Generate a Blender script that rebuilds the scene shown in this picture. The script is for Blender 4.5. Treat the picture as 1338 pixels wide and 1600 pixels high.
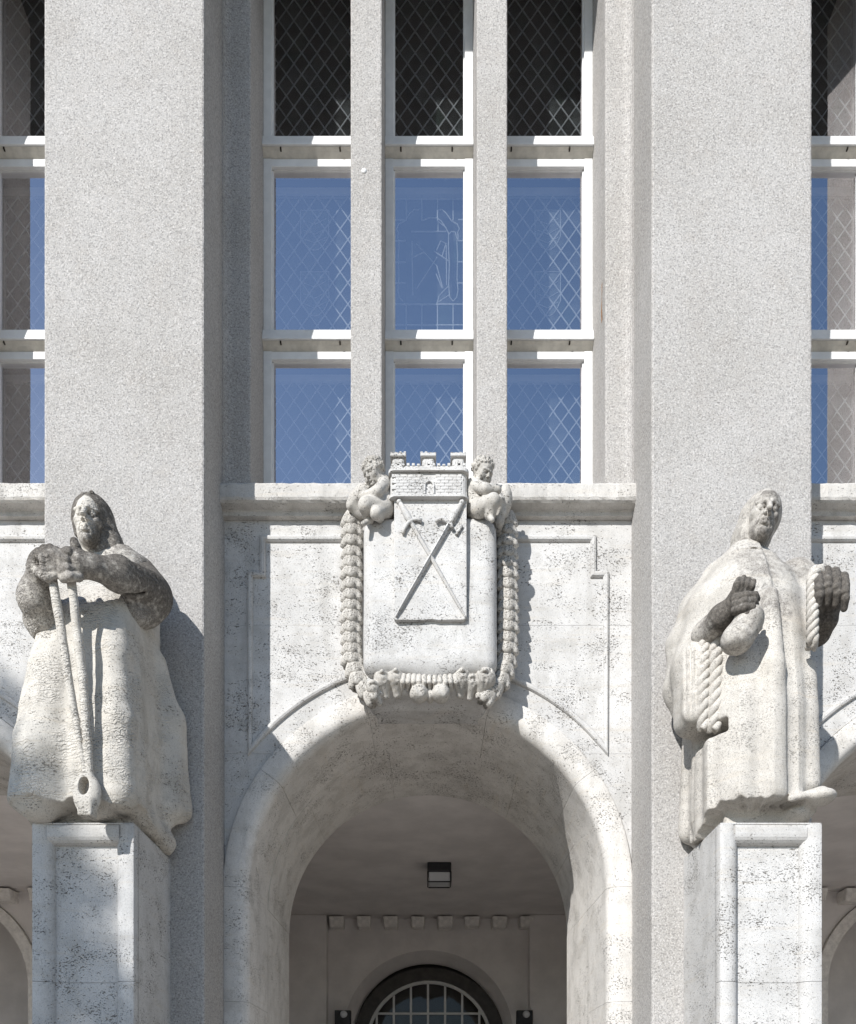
import bpy, bmesh, math, random
import numpy as np
from mathutils import Vector, Matrix

random.seed(7)
rng = np.random.default_rng(7)
for o in list(bpy.data.objects):
    bpy.data.objects.remove(o)
scene = bpy.context.scene
C = scene.collection

# ------------------------------------------------------------------ camera
CAM_D, CAM_Z = 6.0, 1.65            # metres from the pier fronts (Y = 0), eye height
cam_d = bpy.data.cameras.new('camera')
cam = bpy.data.objects.new('camera', cam_d)
C.objects.link(cam)
cam.location = (0, -CAM_D, CAM_Z)
cam.rotation_euler = (math.radians(90), 0, 0)
cam_d.sensor_fit = 'HORIZONTAL'
cam_d.sensor_width = 36.0
cam_d.lens = 36.0 * 1320 / 1338
cam_d.shift_y = 940 / 1338          # a rising-front (shift) lens: verticals stay vertical
cam_d.clip_end = 500
cam_d.clip_start = 0.05
scene.camera = cam

# ------------------------------------------------------------------ sky and sun
SUN = Vector((-0.608, -1.0, 0.667)).normalized()      # towards the sun
el = math.asin(SUN.z)
world = bpy.data.worlds.new('World')
scene.world = world
world.use_nodes = True
wn = world.node_tree.nodes
wl = world.node_tree.links
wn.clear()
sky = wn.new('ShaderNodeTexSky')
sky.sky_type = 'NISHITA'
sky.sun_disc = False
sky.sun_elevation = el
sky.sun_rotation = math.atan2(SUN.x, SUN.y)
sky.air_density = 1.0
sky.dust_density = 0.1
sky.ozone_density = 2.5
bg = wn.new('ShaderNodeBackground')
bg.inputs['Strength'].default_value = 0.112
out = wn.new('ShaderNodeOutputWorld')
wl.new(sky.outputs[0], bg.inputs[0])
wl.new(bg.outputs[0], out.inputs[0])

sd = bpy.data.lights.new('sun', 'SUN')
sd.energy = 5.0
sd.angle = math.radians(0.53)
sd.color = (1.0, 0.98, 0.95)
sun = bpy.data.objects.new('sun', sd)
C.objects.link(sun)
sun.rotation_euler = (-SUN).to_track_quat('-Z', 'Y').to_euler()
sun.location = (-8, -14, 12)

scene.view_settings.view_transform = 'Standard'
scene.view_settings.look = 'None'
scene.view_settings.gamma = 1.0
scene.view_settings.use_curve_mapping = False
scene.view_settings.exposure = 0.26
scene.cycles.max_bounces = 8
scene.cycles.transparent_max_bounces = 12
scene.cycles.use_denoising = True

# ------------------------------------------------------------------ helpers
def W(x, y, Y):
    """Photograph position + true depth -> place in the world."""
    k = (1 + Y / CAM_D) / 220.0
    return np.array([(x - 669) * k, Y, CAM_Z + (1740 - y) * k])

def mesh_obj(name, verts, faces, mat, parent=None, smooth=False, loc=None):
    me = bpy.data.meshes.new(name)
    me.from_pydata([tuple(map(float, v)) for v in verts], [], [tuple(map(int, f)) for f in faces])
    me.update()
    if mat: me.materials.append(mat)
    if smooth: me.shade_smooth()
    o = bpy.data.objects.new(name, me)
    C.objects.link(o)
    if parent: o.parent = parent
    if loc is not None: o.location = loc
    return o

def bm_obj(name, bm, mat, parent=None, smooth=False):
    bmesh.ops.recalc_face_normals(bm, faces=bm.faces[:])
    me = bpy.data.meshes.new(name)
    bm.to_mesh(me); bm.free()
    if mat: me.materials.append(mat)
    if smooth: me.shade_smooth()
    o = bpy.data.objects.new(name, me)
    C.objects.link(o)
    if parent: o.parent = parent
    return o

def link_copy(src, parent, loc=None, rot=None, scale=None):
    o = src.copy(); C.objects.link(o); o.parent = parent
    if loc is not None: o.location = loc
    if rot is not None: o.rotation_euler = rot
    if scale is not None: o.scale = scale
    return o

def empty(name, loc=(0, 0, 0), parent=None):
    o = bpy.data.objects.new(name, None)
    C.objects.link(o); o.location = loc
    o.empty_display_size = 0.1
    if parent: o.parent = parent
    return o

def tag(o, label=None, cat=None, group=None, kind=None):
    if label: o['label'] = label
    if cat: o['category'] = cat
    if group: o['group'] = group
    if kind: o['kind'] = kind
    return o

def add_box(bm, x0, x1, y0, y1, z0, z1, bev=0.0, seg=2):
    v = [bm.verts.new((x, y, z)) for x in (x0, x1) for y in (y0, y1) for z in (z0, z1)]
    fs = [(0, 1, 3, 2), (4, 6, 7, 5), (0, 4, 5, 1), (2, 3, 7, 6), (0, 2, 6, 4), (1, 5, 7, 3)]
    faces = [bm.faces.new([v[i] for i in f]) for f in fs]
    if bev > 0:
        es = list({e for f in faces for e in f.edges})
        bmesh.ops.bevel(bm, geom=es, offset=bev, segments=seg, affect='EDGES', profile=0.5)

def box(name, x0, x1, y0, y1, z0, z1, mat, parent=None, bev=0.0, seg=2):
    bm = bmesh.new()
    add_box(bm, min(x0, x1), max(x0, x1), y0, y1, z0, z1, bev, seg)
    return bm_obj(name, bm, mat, parent)

def prism_z(name, pts, z0, z1, mat, parent=None, dz=0.03, jit=0.0, zs=None):
    n = len(pts)
    if zs is None:
        zs = np.linspace(z0, z1, max(2, int((z1 - z0) / dz) + 1))
    rows = []
    for z in zs:
        for p in pts:
            j = jit if (len(p) > 2 and p[2]) else 0.0
            rows.append((p[0] + random.uniform(-j, j), p[1] + random.uniform(-j, j), z))
    f = []
    for i in range(len(zs) - 1):
        for j in range(n):
            a, b = i * n + j, i * n + (j + 1) % n
            f.append((a, b, b + n, a + n))
    f.append(tuple(range(n - 1, -1, -1)))
    f.append(tuple((len(zs) - 1) * n + j for j in range(n)))
    o = mesh_obj(name, rows, f, mat, parent)
    bm = bmesh.new(); bm.from_mesh(o.data)
    bmesh.ops.recalc_face_normals(bm, faces=bm.faces[:])
    bm.to_mesh(o.data); bm.free()
    return o

def prism_x(name, prof, x0, x1, mat, parent=None, dx=0.1, jit=0.0, smooth=False):
    """profile in (Y, Z) drawn along X"""
    n = len(prof)
    xs = np.linspace(x0, x1, max(2, int(abs(x1 - x0) / dx) + 1))
    V = [(x, y + random.uniform(-jit, jit), z + random.uniform(-jit, jit)) for x in xs for (y, z) in prof]
    f = []
    for i in range(len(xs) - 1):
        for j in range(n):
            a, b = i * n + j, i * n + (j + 1) % n
            f.append((a, b, b + n, a + n))
    f.append(tuple(range(n)))
    f.append(tuple((len(xs) - 1) * n + j for j in range(n - 1, -1, -1)))
    o = mesh_obj(name, V, f, mat, parent, smooth)
    bm = bmesh.new(); bm.from_mesh(o.data)
    bmesh.ops.recalc_face_normals(bm, faces=bm.faces[:])
    bm.to_mesh(o.data); bm.free()
    return o

def plate(name, poly, y0, y1, mat, parent=None, bev=0.0, seg=2):
    """polygon in (X, Z) with its front at y0 and back at y1"""
    bm = bmesh.new()
    fv = [bm.verts.new((x, y0, z)) for x, z in poly]
    bv = [bm.verts.new((x, y1, z)) for x, z in poly]
    n = len(poly)
    front = bm.faces.new(fv)
    bm.faces.new(bv[::-1])
    for i in range(n):
        bm.faces.new([fv[i], bv[i], bv[(i + 1) % n], fv[(i + 1) % n]])
    if bev > 0:
        bmesh.ops.bevel(bm, geom=list(front.edges), offset=bev, segments=seg, affect='EDGES', profile=0.5)
    return bm_obj(name, bm, mat, parent)

def tube(bm, pts, radii, n=8, squash=None):
    pts = [Vector(p) for p in pts]
    if not hasattr(radii, '__len__'): radii = [radii] * len(pts)
    rings = []
    up = Vector((0.03, -1, 0.02)).normalized()
    for i, p in enumerate(pts):
        t = (pts[min(i + 1, len(pts) - 1)] - pts[max(i - 1, 0)]).normalized()
        a = t.cross(up)
        a = a.normalized() if a.length > 1e-4 else t.orthogonal().normalized()
        b = t.cross(a).normalized()
        r = radii[i]
        rings.append([bm.verts.new(p + a * (r * math.cos(2 * math.pi * k / n)) + b * (r * math.sin(2 * math.pi * k / n))) for k in range(n)])
    for i in range(len(rings) - 1):
        for k in range(n):
            bm.faces.new([rings[i][k], rings[i][(k + 1) % n], rings[i + 1][(k + 1) % n], rings[i + 1][k]])
    bm.faces.new(rings[0][::-1]); bm.faces.new(rings[-1])

# ------------------------------------------------------------------ materials
def new_mat(name):
    m = bpy.data.materials.new(name)
    m.use_nodes = True
    nt = m.node_tree
    nt.nodes.clear()
    o = nt.nodes.new('ShaderNodeOutputMaterial')
    p = nt.nodes.new('ShaderNodeBsdfPrincipled')
    nt.links.new(p.outputs[0], o.inputs[0])
    return m, nt, p, o

class N:
    """short-hand for wiring nodes"""
    def __init__(s, nt): s.nt = nt
    def node(s, t, **kw):
        n = s.nt.nodes.new(t)
        for k, v in kw.items(): setattr(n, k, v)
        return n
    def put(s, sock, v):
        if hasattr(v, 'is_output') or isinstance(v, bpy.types.NodeSocket): s.nt.links.new(v, sock)
        elif isinstance(v, (tuple, list)) and len(v) == 3 and sock.type == 'RGBA': sock.default_value = (*v, 1)
        else: sock.default_value = v
    def coords(s, scale=(1, 1, 1), kind='Object'):
        tc = s.node('ShaderNodeTexCoord')
        mp = s.node('ShaderNodeMapping')
        mp.inputs['Scale'].default_value = scale
        s.nt.links.new(tc.outputs[kind], mp.inputs[0])
        return mp.outputs[0]
    def noise(s, vec, scale, detail=3, rough=0.55):
        n = s.node('ShaderNodeTexNoise')
        s.nt.links.new(vec, n.inputs['Vector'])
        n.inputs['Scale'].default_value = scale
        n.inputs['Detail'].default_value = detail
        n.inputs['Roughness'].default_value = rough
        return n.outputs[0]
    def ramp(s, v, a, b, lo=0.0, hi=1.0, smooth=True):
        n = s.node('ShaderNodeMapRange')
        if smooth: n.interpolation_type = 'SMOOTHSTEP'
        s.put(n.inputs[0], v)
        n.inputs[1].default_value = a; n.inputs[2].default_value = b
        n.inputs[3].default_value = lo; n.inputs[4].default_value = hi
        return n.outputs[0]
    def math(s, op, a, b=0.0, c=None):
        n = s.node('ShaderNodeMath', operation=op)
        s.put(n.inputs[0], a); s.put(n.inputs[1], b)
        if c is not None: s.put(n.inputs[2], c)
        return n.outputs[0]
    def mix(s, f, a, b, blend='MIX'):
        n = s.node('ShaderNodeMix', data_type='RGBA', blend_type=blend)
        s.put(n.inputs[0], f); s.put(n.inputs[6], a); s.put(n.inputs[7], b)
        return n.outputs[2]
    def bump(s, h, strength, dist, normal=None):
        n = s.node('ShaderNodeBump')
        n.inputs['Strength'].default_value = strength
        n.inputs['Distance'].default_value = dist
        s.put(n.inputs['Height'], h)
        if normal is not None: s.put(n.inputs['Normal'], normal)
        return n.outputs[0]

def travertine(name, base=(0.56, 0.55, 0.535), pits=1.0, soot=False, chisel=0.0, stain=0.5, fine=1.0):
    m, nt, p, o = new_mat(name)
    g = N(nt)
    v = g.coords()
    vh = g.coords((1, 1, 1.75))
    vb = g.coords((0.7, 0.7, 9))
    big = g.noise(v, 1.7, 4)
    mid = g.noise(v, 9, 4, 0.6)
    bed = g.noise(vb, 3.0, 3, 0.6)
    cluster = g.ramp(g.noise(vh, 3.2, 3), 0.42, 0.66)
    p1 = g.noise(vh, 56, 2, 0.5)
    p2 = g.noise(vh, 100, 2, 0.5)
    thr1 = g.math('SUBTRACT', 0.692, g.math('MULTIPLY', cluster, 0.095))
    pit1 = g.ramp(g.math('SUBTRACT', p1, thr1), 0.0, 0.05)
    thr2 = g.math('SUBTRACT', 0.675, g.math('MULTIPLY', cluster, 0.08))
    pit2 = g.ramp(g.math('SUBTRACT', p2, thr2), 0.0, 0.06)
    pit = g.math('MULTIPLY', g.math('MAXIMUM', pit1, g.math('MULTIPLY', pit2, 0.8)), pits)
    col = g.mix(g.ramp(big, 0.3, 0.72), tuple(c * 0.90 for c in base), tuple(min(1, c * 1.07) for c in base))
    warm = (base[0] * 0.93, base[1] * 0.86, base[2] * 0.76)
    col = g.mix(g.ramp(bed, 0.52, 0.78, 0, 0.5), col, warm)
    col = g.mix(g.ramp(mid, 0.42, 0.75, 0, 0.35), col, tuple(c * 0.78 for c in base))
    grime = g.math('MULTIPLY', g.ramp(g.noise(g.coords((2.2, 2.2, 0.5)), 2.6, 5, 0.62), 0.5, 0.8), stain)
    col = g.mix(grime, col, (0.30, 0.285, 0.26))
    patch = g.ramp(g.noise(v, 5.5, 7, 0.68), 0.47, 0.66, 0, 0.55)
    col = g.mix(patch, col, (base[0] * 0.70, base[1] * 0.69, base[2] * 0.67))
    fin = g.noise(v, 170, 3, 0.65)
    col = g.mix(g.ramp(fin, 0.47, 0.72, 0, 0.55 * fine), col, tuple(c * 0.45 for c in base))
    col = g.mix(g.math('MULTIPLY', pit, 0.84), col, (0.12, 0.108, 0.093))
    rough_add = 0.0
    if soot:
        at = g.node('ShaderNodeAttribute', attribute_name='soot')
        sn = g.ramp(g.noise(v, 26, 5, 0.65), 0.3, 0.7, -0.30, 0.30, False)
        sm = g.ramp(g.math('ADD', at.outputs['Fac'], sn), 0.35, 0.85)
        dark = g.mix(g.ramp(g.noise(v, 60, 4, 0.7), 0.35, 0.7), (0.045, 0.039, 0.034), (0.135, 0.120, 0.104))
        grey = g.mix(g.ramp(g.noise(v, 120, 3, 0.7), 0.35, 0.7), (0.17, 0.155, 0.14), (0.40, 0.375, 0.345))
        dark = g.mix(g.ramp(at.outputs['Fac'], 0.62, 0.88), grey, dark)
        col = g.mix(g.math('MULTIPLY', sm, 0.93), col, dark)
    nt.links.new(col, p.inputs['Base Color'])
    p.inputs['Roughness'].default_value = 0.88
    p.inputs['Specular IOR Level'].default_value = 0.25
    h = g.math('SUBTRACT', g.math('ADD', g.math('MULTIPLY', mid, 0.35), g.math('MULTIPLY', fin, 0.16 * fine)), g.math('MULTIPLY', pit, 1.0))
    nrm = g.bump(h, 0.85, 0.009)
    if chisel > 0:
        w = g.node('ShaderNodeTexWave', wave_type='BANDS', bands_direction='Z', wave_profile='SIN')
        w.inputs['Scale'].default_value = 15
        w.inputs['Distortion'].default_value = 11
        w.inputs['Detail'].default_value = 2.5
        w.inputs['Detail Scale'].default_value = 1.6
        nt.links.new(v, w.inputs['Vector'])
        amt = g.math('MULTIPLY', g.ramp(g.noise(v, 4.5, 3), 0.42, 0.62), g.ramp(g.noise(v, 30, 3), 0.25, 0.6, 0.35, 1))
        nrm = g.bump(g.math('MULTIPLY', w.outputs['Fac'], amt), chisel, 0.008, nrm)
    nt.links.new(nrm, p.inputs['Normal'])
    return m

def roughcast(name, base=(0.43, 0.415, 0.40)):
    m, nt, p, o = new_mat(name)
    g = N(nt)
    v = g.coords()
    a = g.noise(v, 85, 3, 0.6)
    b = g.noise(v, 190, 3, 0.6)
    big = g.noise(v, 1.1, 5, 0.6)
    mid = g.noise(v, 5.5, 3, 0.6)
    dk = tuple(c * 0.90 for c in base); lt = tuple(c * 1.05 for c in base)
    col = g.mix(g.ramp(big, 0.3, 0.7), (dk[0], dk[1] * 0.99, dk[2] * 0.97), lt)
    col = g.mix(g.ramp(mid, 0.45, 0.75, 0, 0.3), col, (base[0] * 0.88, base[1] * 0.83, base[2] * 0.78))
    vo = g.node('ShaderNodeTexVoronoi'); vo.inputs['Scale'].default_value = 105
    nt.links.new(v, vo.inputs['Vector'])
    cell = g.node('ShaderNodeSeparateColor'); nt.links.new(vo.outputs['Color'], cell.inputs[0])
    grain = g.math('ADD', g.math('MULTIPLY', a, 0.55), g.math('MULTIPLY', b, 0.45))
    pebble = cell.outputs[0]
    col = g.mix(g.ramp(pebble, 0.30, 0.0, 0, 0.55), col, tuple(c * 0.45 for c in base))
    col = g.mix(g.ramp(pebble, 0.72, 1.0, 0, 0.55), col, tuple(min(1, c * 1.40) for c in base))
    col = g.mix(g.ramp(grain, 0.48, 0.40, 0, 0.6), col, tuple(c * 0.42 for c in base))
    col = g.mix(g.ramp(grain, 0.525, 0.61, 0, 0.55), col, tuple(min(1, c * 1.45) for c in base))
    streak = g.ramp(g.noise(g.coords((6, 6, 0.22)), 2.0, 4, 0.6), 0.55, 0.82, 0, 0.28)
    col = g.mix(streak, col, tuple(c * 0.6 for c in base))
    nt.links.new(col, p.inputs['Base Color'])
    p.inputs['Roughness'].default_value = 0.95
    p.inputs['Specular IOR Level'].default_value = 0.15
    nt.links.new(g.bump(g.math('ADD', grain, g.math('MULTIPLY', pebble, 0.35)), 0.85, 0.009), p.inputs['Normal'])
    return m

def plain(name, col, rough=0.6, spec=0.4, var=0.12, scale=6.0, bump=0.15, metallic=0.0):
    m, nt, p, o = new_mat(name)
    g = N(nt)
    v = g.coords()
    n = g.noise(v, scale, 5, 0.6)
    f = g.noise(v, scale * 14, 3, 0.6)
    c = g.mix(g.ramp(n, 0.3, 0.7), tuple(x * (1 - var) for x in col), tuple(min(1, x * (1 + var)) for x in col))
    c = g.mix(g.ramp(f, 0.5, 0.8, 0, var), c, tuple(x * 0.6 for x in col))
    nt.links.new(c, p.inputs['Base Color'])
    p.inputs['Roughness'].default_value = rough
    p.inputs['Specular IOR Level'].default_value = spec
    p.inputs['Metallic'].default_value = metallic
    if bump: nt.links.new(g.bump(f, bump, 0.004), p.inputs['Normal'])
    return m

def window_glass(name, ior=1.45, coat=0.0, tint=(0.95, 0.97, 0.98)):
    """clear glass; coat adds the mirror share of solar-control glazing"""
    m, nt, p, o = new_mat(name)
    nt.nodes.remove(p)
    g = N(nt)
    tr = g.node('ShaderNodeBsdfTransparent'); tr.inputs[0].default_value = (*tint, 1)
    gl = g.node('ShaderNodeBsdfGlossy'); gl.inputs['Roughness'].default_value = 0.012; gl.inputs[0].default_value = (1.0, 0.97, 1.0, 1)
    lw = g.node('ShaderNodeLayerWeight'); lw.inputs['Blend'].default_value = 0.5
    fr = g.math('MULTIPLY_ADD', g.math('POWER', lw.outputs['Facing'], 5.0), 0.92, 0.045)
    nz = g.noise(g.coords(), 1.6, 1)
    nt.links.new(g.bump(nz, 0.1, 0.02), gl.inputs['Normal'])
    mx = g.node('ShaderNodeMixShader')
    nt.links.new(g.math('ADD', fr, coat), mx.inputs[0])
    nt.links.new(tr.outputs[0], mx.inputs[1]); nt.links.new(gl.outputs[0], mx.inputs[2])
    nt.links.new(mx.outputs[0], o.inputs[0])
    return m

def dusty_pane(name, dust, col):
    m, nt, p, o = new_mat(name)
    nt.nodes.remove(p)
    g = N(nt)
    tr = g.node('ShaderNodeBsdfTransparent'); tr.inputs[0].default_value = (0.72, 0.75, 0.74, 1)
    df = g.node('ShaderNodeBsdfDiffuse'); df.inputs[0].default_value = (*col, 1)
    mx = g.node('ShaderNodeMixShader')
    d = g.ramp(g.noise(g.coords(), 9, 4), 0.3, 0.75, dust * 0.6, dust * 1.4)
    nt.links.new(d, mx.inputs[0])
    nt.links.new(tr.outputs[0], mx.inputs[1]); nt.links.new(df.outputs[0], mx.inputs[2])
    nt.links.new(mx.outputs[0], o.inputs[0])
    return m

M = {}
M['stone'] = travertine('travertine')
M['stone_arch'] = travertine('travertine_arch', (0.66, 0.635, 0.60), 0.9)
M['stone_sill'] = travertine('travertine_sill', (0.56, 0.54, 0.51), 0.8, stain=0.6)
M['stone_relief'] = travertine('travertine_relief', (0.56, 0.55, 0.535), 1.0, stain=0.6)
M['stone_carved'] = travertine('travertine_carved', (0.54, 0.515, 0.475), 1.1, stain=0.9, fine=1.4)
M['stone_figure'] = travertine('travertine_figure', (0.56, 0.53, 0.48), 0.8, soot=True, chisel=0.7, stain=0.5)
M['stone_monk'] = travertine('limestone_monk', (0.56, 0.53, 0.485), 0.55, soot=True, stain=0.3, fine=1.8)
M['stone_pedestal'] = travertine('travertine_pedestal', (0.56, 0.55, 0.535), 1.05, stain=0.4)
M['plaster'] = roughcast('roughcast_plaster')
M['inner'] = plain('vestibule_plaster', (0.80, 0.765, 0.745), 0.9, 0.1, 0.08, 2.0, 0.2)
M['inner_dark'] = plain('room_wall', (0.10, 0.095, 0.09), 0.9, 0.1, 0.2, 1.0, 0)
M['paint'] = plain('white_window_paint', (0.70, 0.70, 0.69), 0.38, 0.4, 0.05, 12, 0.03)
M['paint_dirty'] = plain('weathered_window_paint', (0.56, 0.53, 0.47), 0.5, 0.35, 0.12, 16, 0.05)
M['glass'] = window_glass('coated_window_glass', 1.5, 0.53)
M['clear_glass'] = window_glass('clear_glass', 1.45, -0.025)
M['soffit'] = plain('dark_soffit_boards', (0.045, 0.043, 0.042), 0.8, 0.2, 0.2, 4, 0.1)
M['lead'] = plain('grey_lead', (0.50, 0.53, 0.55), 0.55, 0.5, 0.15, 40, 0.1)
M['pane0'] = dusty_pane('leaded_pane_clear', 0.10, (0.45, 0.5, 0.5))
M['pane1'] = dusty_pane('leaded_pane_dusty', 0.22, (0.45, 0.5, 0.5))
M['pane2'] = dusty_pane('leaded_pane_greenish', 0.15, (0.35, 0.48, 0.42))
M['pane_shield'] = dusty_pane('painted_pane', 0.35, (0.5, 0.52, 0.52))
M['dark_wood'] = plain('dark_door_wood', (0.045, 0.04, 0.037), 0.45, 0.4, 0.3, 9, 0.15)
M['iron'] = plain('black_lamp_metal', (0.02, 0.02, 0.024), 0.4, 0.5, 0.2, 20, 0.05)
M['opal'] = plain('opal_lamp_glass', (0.72, 0.74, 0.76), 0.25, 0.5, 0.03, 5, 0)
M['corbel'] = plain('corbel_plaster', (0.84, 0.81, 0.77), 0.85, 0.2, 0.12, 14, 0.3)
M['rust'] = plain('rust', (0.30, 0.15, 0.06), 0.9, 0.1, 0.3, 30, 0.2)
M['hole'] = plain('drain_hole', (0.03, 0.025, 0.02), 0.9, 0.1, 0.2, 30, 0)
M['paving'] = plain('grey_paving', (0.35, 0.32, 0.285), 0.9, 0.2, 0.15, 1.5, 0.3)
M['bark'] = plain('bark', (0.11, 0.085, 0.06), 0.9, 0.2, 0.3, 12, 0.5)
M['leaf'] = plain('leaf_green', (0.06, 0.10, 0.03), 0.6, 0.4, 0.3, 5, 0)

# ------------------------------------------------------------------ ground
g_ = mesh_obj('ground', [(-120, -160, 0), (120, -160, 0), (120, 40, 0), (-120, 40, 0)], [(0, 1, 2, 3)], M['paving'])
tag(g_, 'pale stone paving in front of the building', None, kind='structure')

# ------------------------------------------------------------------ the building
B = empty('town_hall')
tag(B, 'pale stone and roughcast facade with tall piers, leaded windows and round arches', 'building')

HALF, PIER_O = 1.59, 2.73          # bay half width, outer edge of the pier
PITCH = 4.24
Y_WALL = 0.60                      # plane of mullions, jambs and spandrels
Z_TOP = 11.75
OPEN = 1.385

def rrect(x0, x1, y0, y1, r=0.014, e=0.02):
    """rounded rectangle; points flagged 1 sit on the rough arris and may be jittered"""
    pts = []
    for (cx, cy, a0) in ((x1 - r, y1 - r, 0), (x0 + r, y1 - r, 90), (x0 + r, y0 + r, 180), (x1 - r, y0 + r, 270)):
        q = [(cx + r * math.cos(math.radians(a0 + 45 * k)), cy + r * math.sin(math.radians(a0 + 45 * k)), 1) for k in range(3)]
        t0 = math.radians(a0 - 90); t1 = math.radians(a0 + 180)
        pts.append((q[0][0] + e * math.cos(t0), q[0][1] + e * math.sin(t0), 0))
        pts += q
        pts.append((q[2][0] + e * math.cos(t1), q[2][1] + e * math.sin(t1), 0))
    return pts

for s in (-1, 1):
    for off in (0, PITCH):
        a, b = s * (HALF + off), s * (PIER_O + off)
        prism_z('pier', rrect(min(a, b), max(a, b), 0.0, 2.3, 0.016), 0.0, Z_TOP, M['plaster'], B, 0.022, 0.0011)

# sill / apron profile (Y, Z)
SILL = [(1.22, 6.53), (0.49, 6.478), (0.462, 6.472), (0.452, 6.455), (0.450, 6.36), (0.458, 6.342), (0.475, 6.331),
        (0.540, 6.322), (0.549, 6.314), (0.551, 6.286), (0.62, 6.283), (1.22, 6.283)]

Z0 = 3.415                         # springing of the arches
R_IN, R_ROLL = 1.40, 1.60

def spandrel_block(cx, s, zlo, zhi, parent, gap=0.0009):
    zlo += gap; zhi -= gap
    zz = np.linspace(zlo, zhi, 26)
    inner = []
    rr = R_ROLL + 0.003
    for z in zz:
        q = rr * rr - (z - Z0) ** 2
        inner.append((math.sqrt(q) if q > 0 else 0.0005, z))
    xo = HALF + 0.035
    poly = [(cx + s * x, z) for x, z in inner]
    if abs(inner[-1][0] - xo) > 1e-3: poly.append((cx + s * xo, zhi))
    poly.append((cx + s * xo, zlo))
    # drop double points
    q = [poly[0]]
    for pnt in poly[1:]:
        if math.hypot(pnt[0] - q[-1][0], pnt[1] - q[-1][1]) > 2e-4: q.append(pnt)
    plate('stone_block', q, Y_WALL + random.uniform(0, 0.0015), Y_WALL + 0.22, M['stone'], parent)

def bead(cx, s, parent):
    """raised moulding that outlines the stepped panel beside the arms"""
    pl = [(0.62, 6.135), (1.29, 6.135), (1.29, 5.855), (1.388, 5.855)]
    r = 1.757
    a_bot = math.acos(1.388 / r); a_top = math.acos(0.60 / r)
    pl.append((1.388, Z0 + r * math.sin(a_bot)))
    n_arc = 18
    for k in range(1, n_arc + 1):
        a = a_bot + (a_top - a_bot) * k / n_arc
        pl.append((r * math.cos(a), Z0 + r * math.sin(a)))
    prof = [(-0.024, 0.03), (-0.022, -0.012), (-0.012, -0.026), (0.004, -0.030), (0.018, -0.024), (0.024, -0.010), (0.026, 0.03)]
    P2 = [Vector((p[0], p[1])) for p in pl]
    V, F = [], []
    n = len(prof)
    for i, p in enumerate(P2):
        d0 = (p - P2[i - 1]).normalized() if i > 0 else (P2[1] - p).normalized()
        d1 = (P2[i + 1] - p).normalized() if i < len(P2) - 1 else d0
        n0 = Vector((-d0.y, d0.x)); n1 = Vector((-d1.y, d1.x))
        mt = (n0 + n1)
        mt = mt / max(0.3, (1 + n0.dot(n1)))
        for (u, w) in prof:
            q = p + mt * u
            V.append((cx + s * q.x, Y_WALL + w, q.y))
    for i in range(len(P2) - 1):
        for j in range(n - 1):
            a, b = i * n + j, i * n + j + 1
            F.append((a, b, b + n, a + n))
    F.append(tuple(range(n)))
    F.append(tuple((len(P2) - 1) * n + j for j in range(n)))
    o = mesh_obj('panel_moulding', V, F, M['stone'], parent)
    bm = bmesh.new(); bm.from_mesh(o.data)
    bmesh.ops.recalc_face_normals(bm, faces=bm.faces[:]); bm.to_mesh(o.data); bm.free()
    return o

def roll_profile(y_end):
    """flat outer band, rounded arris, then the soffit"""
    pr = [(R_ROLL, 0.66), (R_ROLL, 0.590), (R_ROLL - 0.006, 0.576), (R_ROLL - 0.022, 0.568), (R_IN + 0.085, 0.574)]
    for k in range(1, 9):
        a = math.radians(90 * k / 8)
        pr.append((R_IN + 0.085 - 0.085 * math.sin(a), 0.574 + 0.10 * (1 - math.cos(a))))
    pr.append((R_IN - 0.012, y_end))
    pr.append((R_IN + 0.13, y_end))
    pr.append((R_IN + 0.13, 0.86))
    return pr

def ring_profile(y0, y1):
    r0 = R_IN - 0.012
    return [(r0, y0), (r0 - 0.02, y1), (r0 + 0.14, y1), (r0 + 0.14, y0)]

def voussoir(cx, prof, a0, a1, parent, mat, r_off=0.0):
    g = 0.0011 / R_IN
    a0 += g; a1 -= g
    k = max(3, int((a1 - a0) / math.radians(3.0)))
    V, F = [], []
    n = len(prof)
    for i in range(k + 1):
        a = a0 + (a1 - a0) * i / k
        for (r, y) in prof:
            V.append((cx + (r + r_off) * math.cos(a), y, Z0 + (r + r_off) * math.sin(a)))
    for i in range(k):
        for j in range(n):
            p, q = i * n + j, i * n + (j + 1) % n
            F.append((p, q, q + n, p + n))
    F.append(tuple(range(n))); F.append(tuple(k * n + j for j in range(n)))
    o = mesh_obj('voussoir', V, F, mat, parent)
    bm = bmesh.new(); bm.from_mesh(o.data)
    bmesh.ops.recalc_face_normals(bm, faces=bm.faces[:]); bm.to_mesh(o.data); bm.free()
    o.data.shade_smooth()
    o.data.set_sharp_from_angle(angle=math.radians(32)) if hasattr(o.data, 'set_sharp_from_angle') else None
    return o

def jamb_block(cx, s, prof, z0, z1, parent, mat):
    pts = [(cx + s * r, y) for r, y in prof]
    o = prism_z('jamb_stone', pts, z0 + 0.0010, z1 - 0.0010, mat, parent, zs=[z0 + 0.0010, z1 - 0.0010])
    o.data.shade_smooth()
    if hasattr(o.data, 'set_sharp_from_angle'): o.data.set_sharp_from_angle(angle=math.radians(32))
    return o

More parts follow.
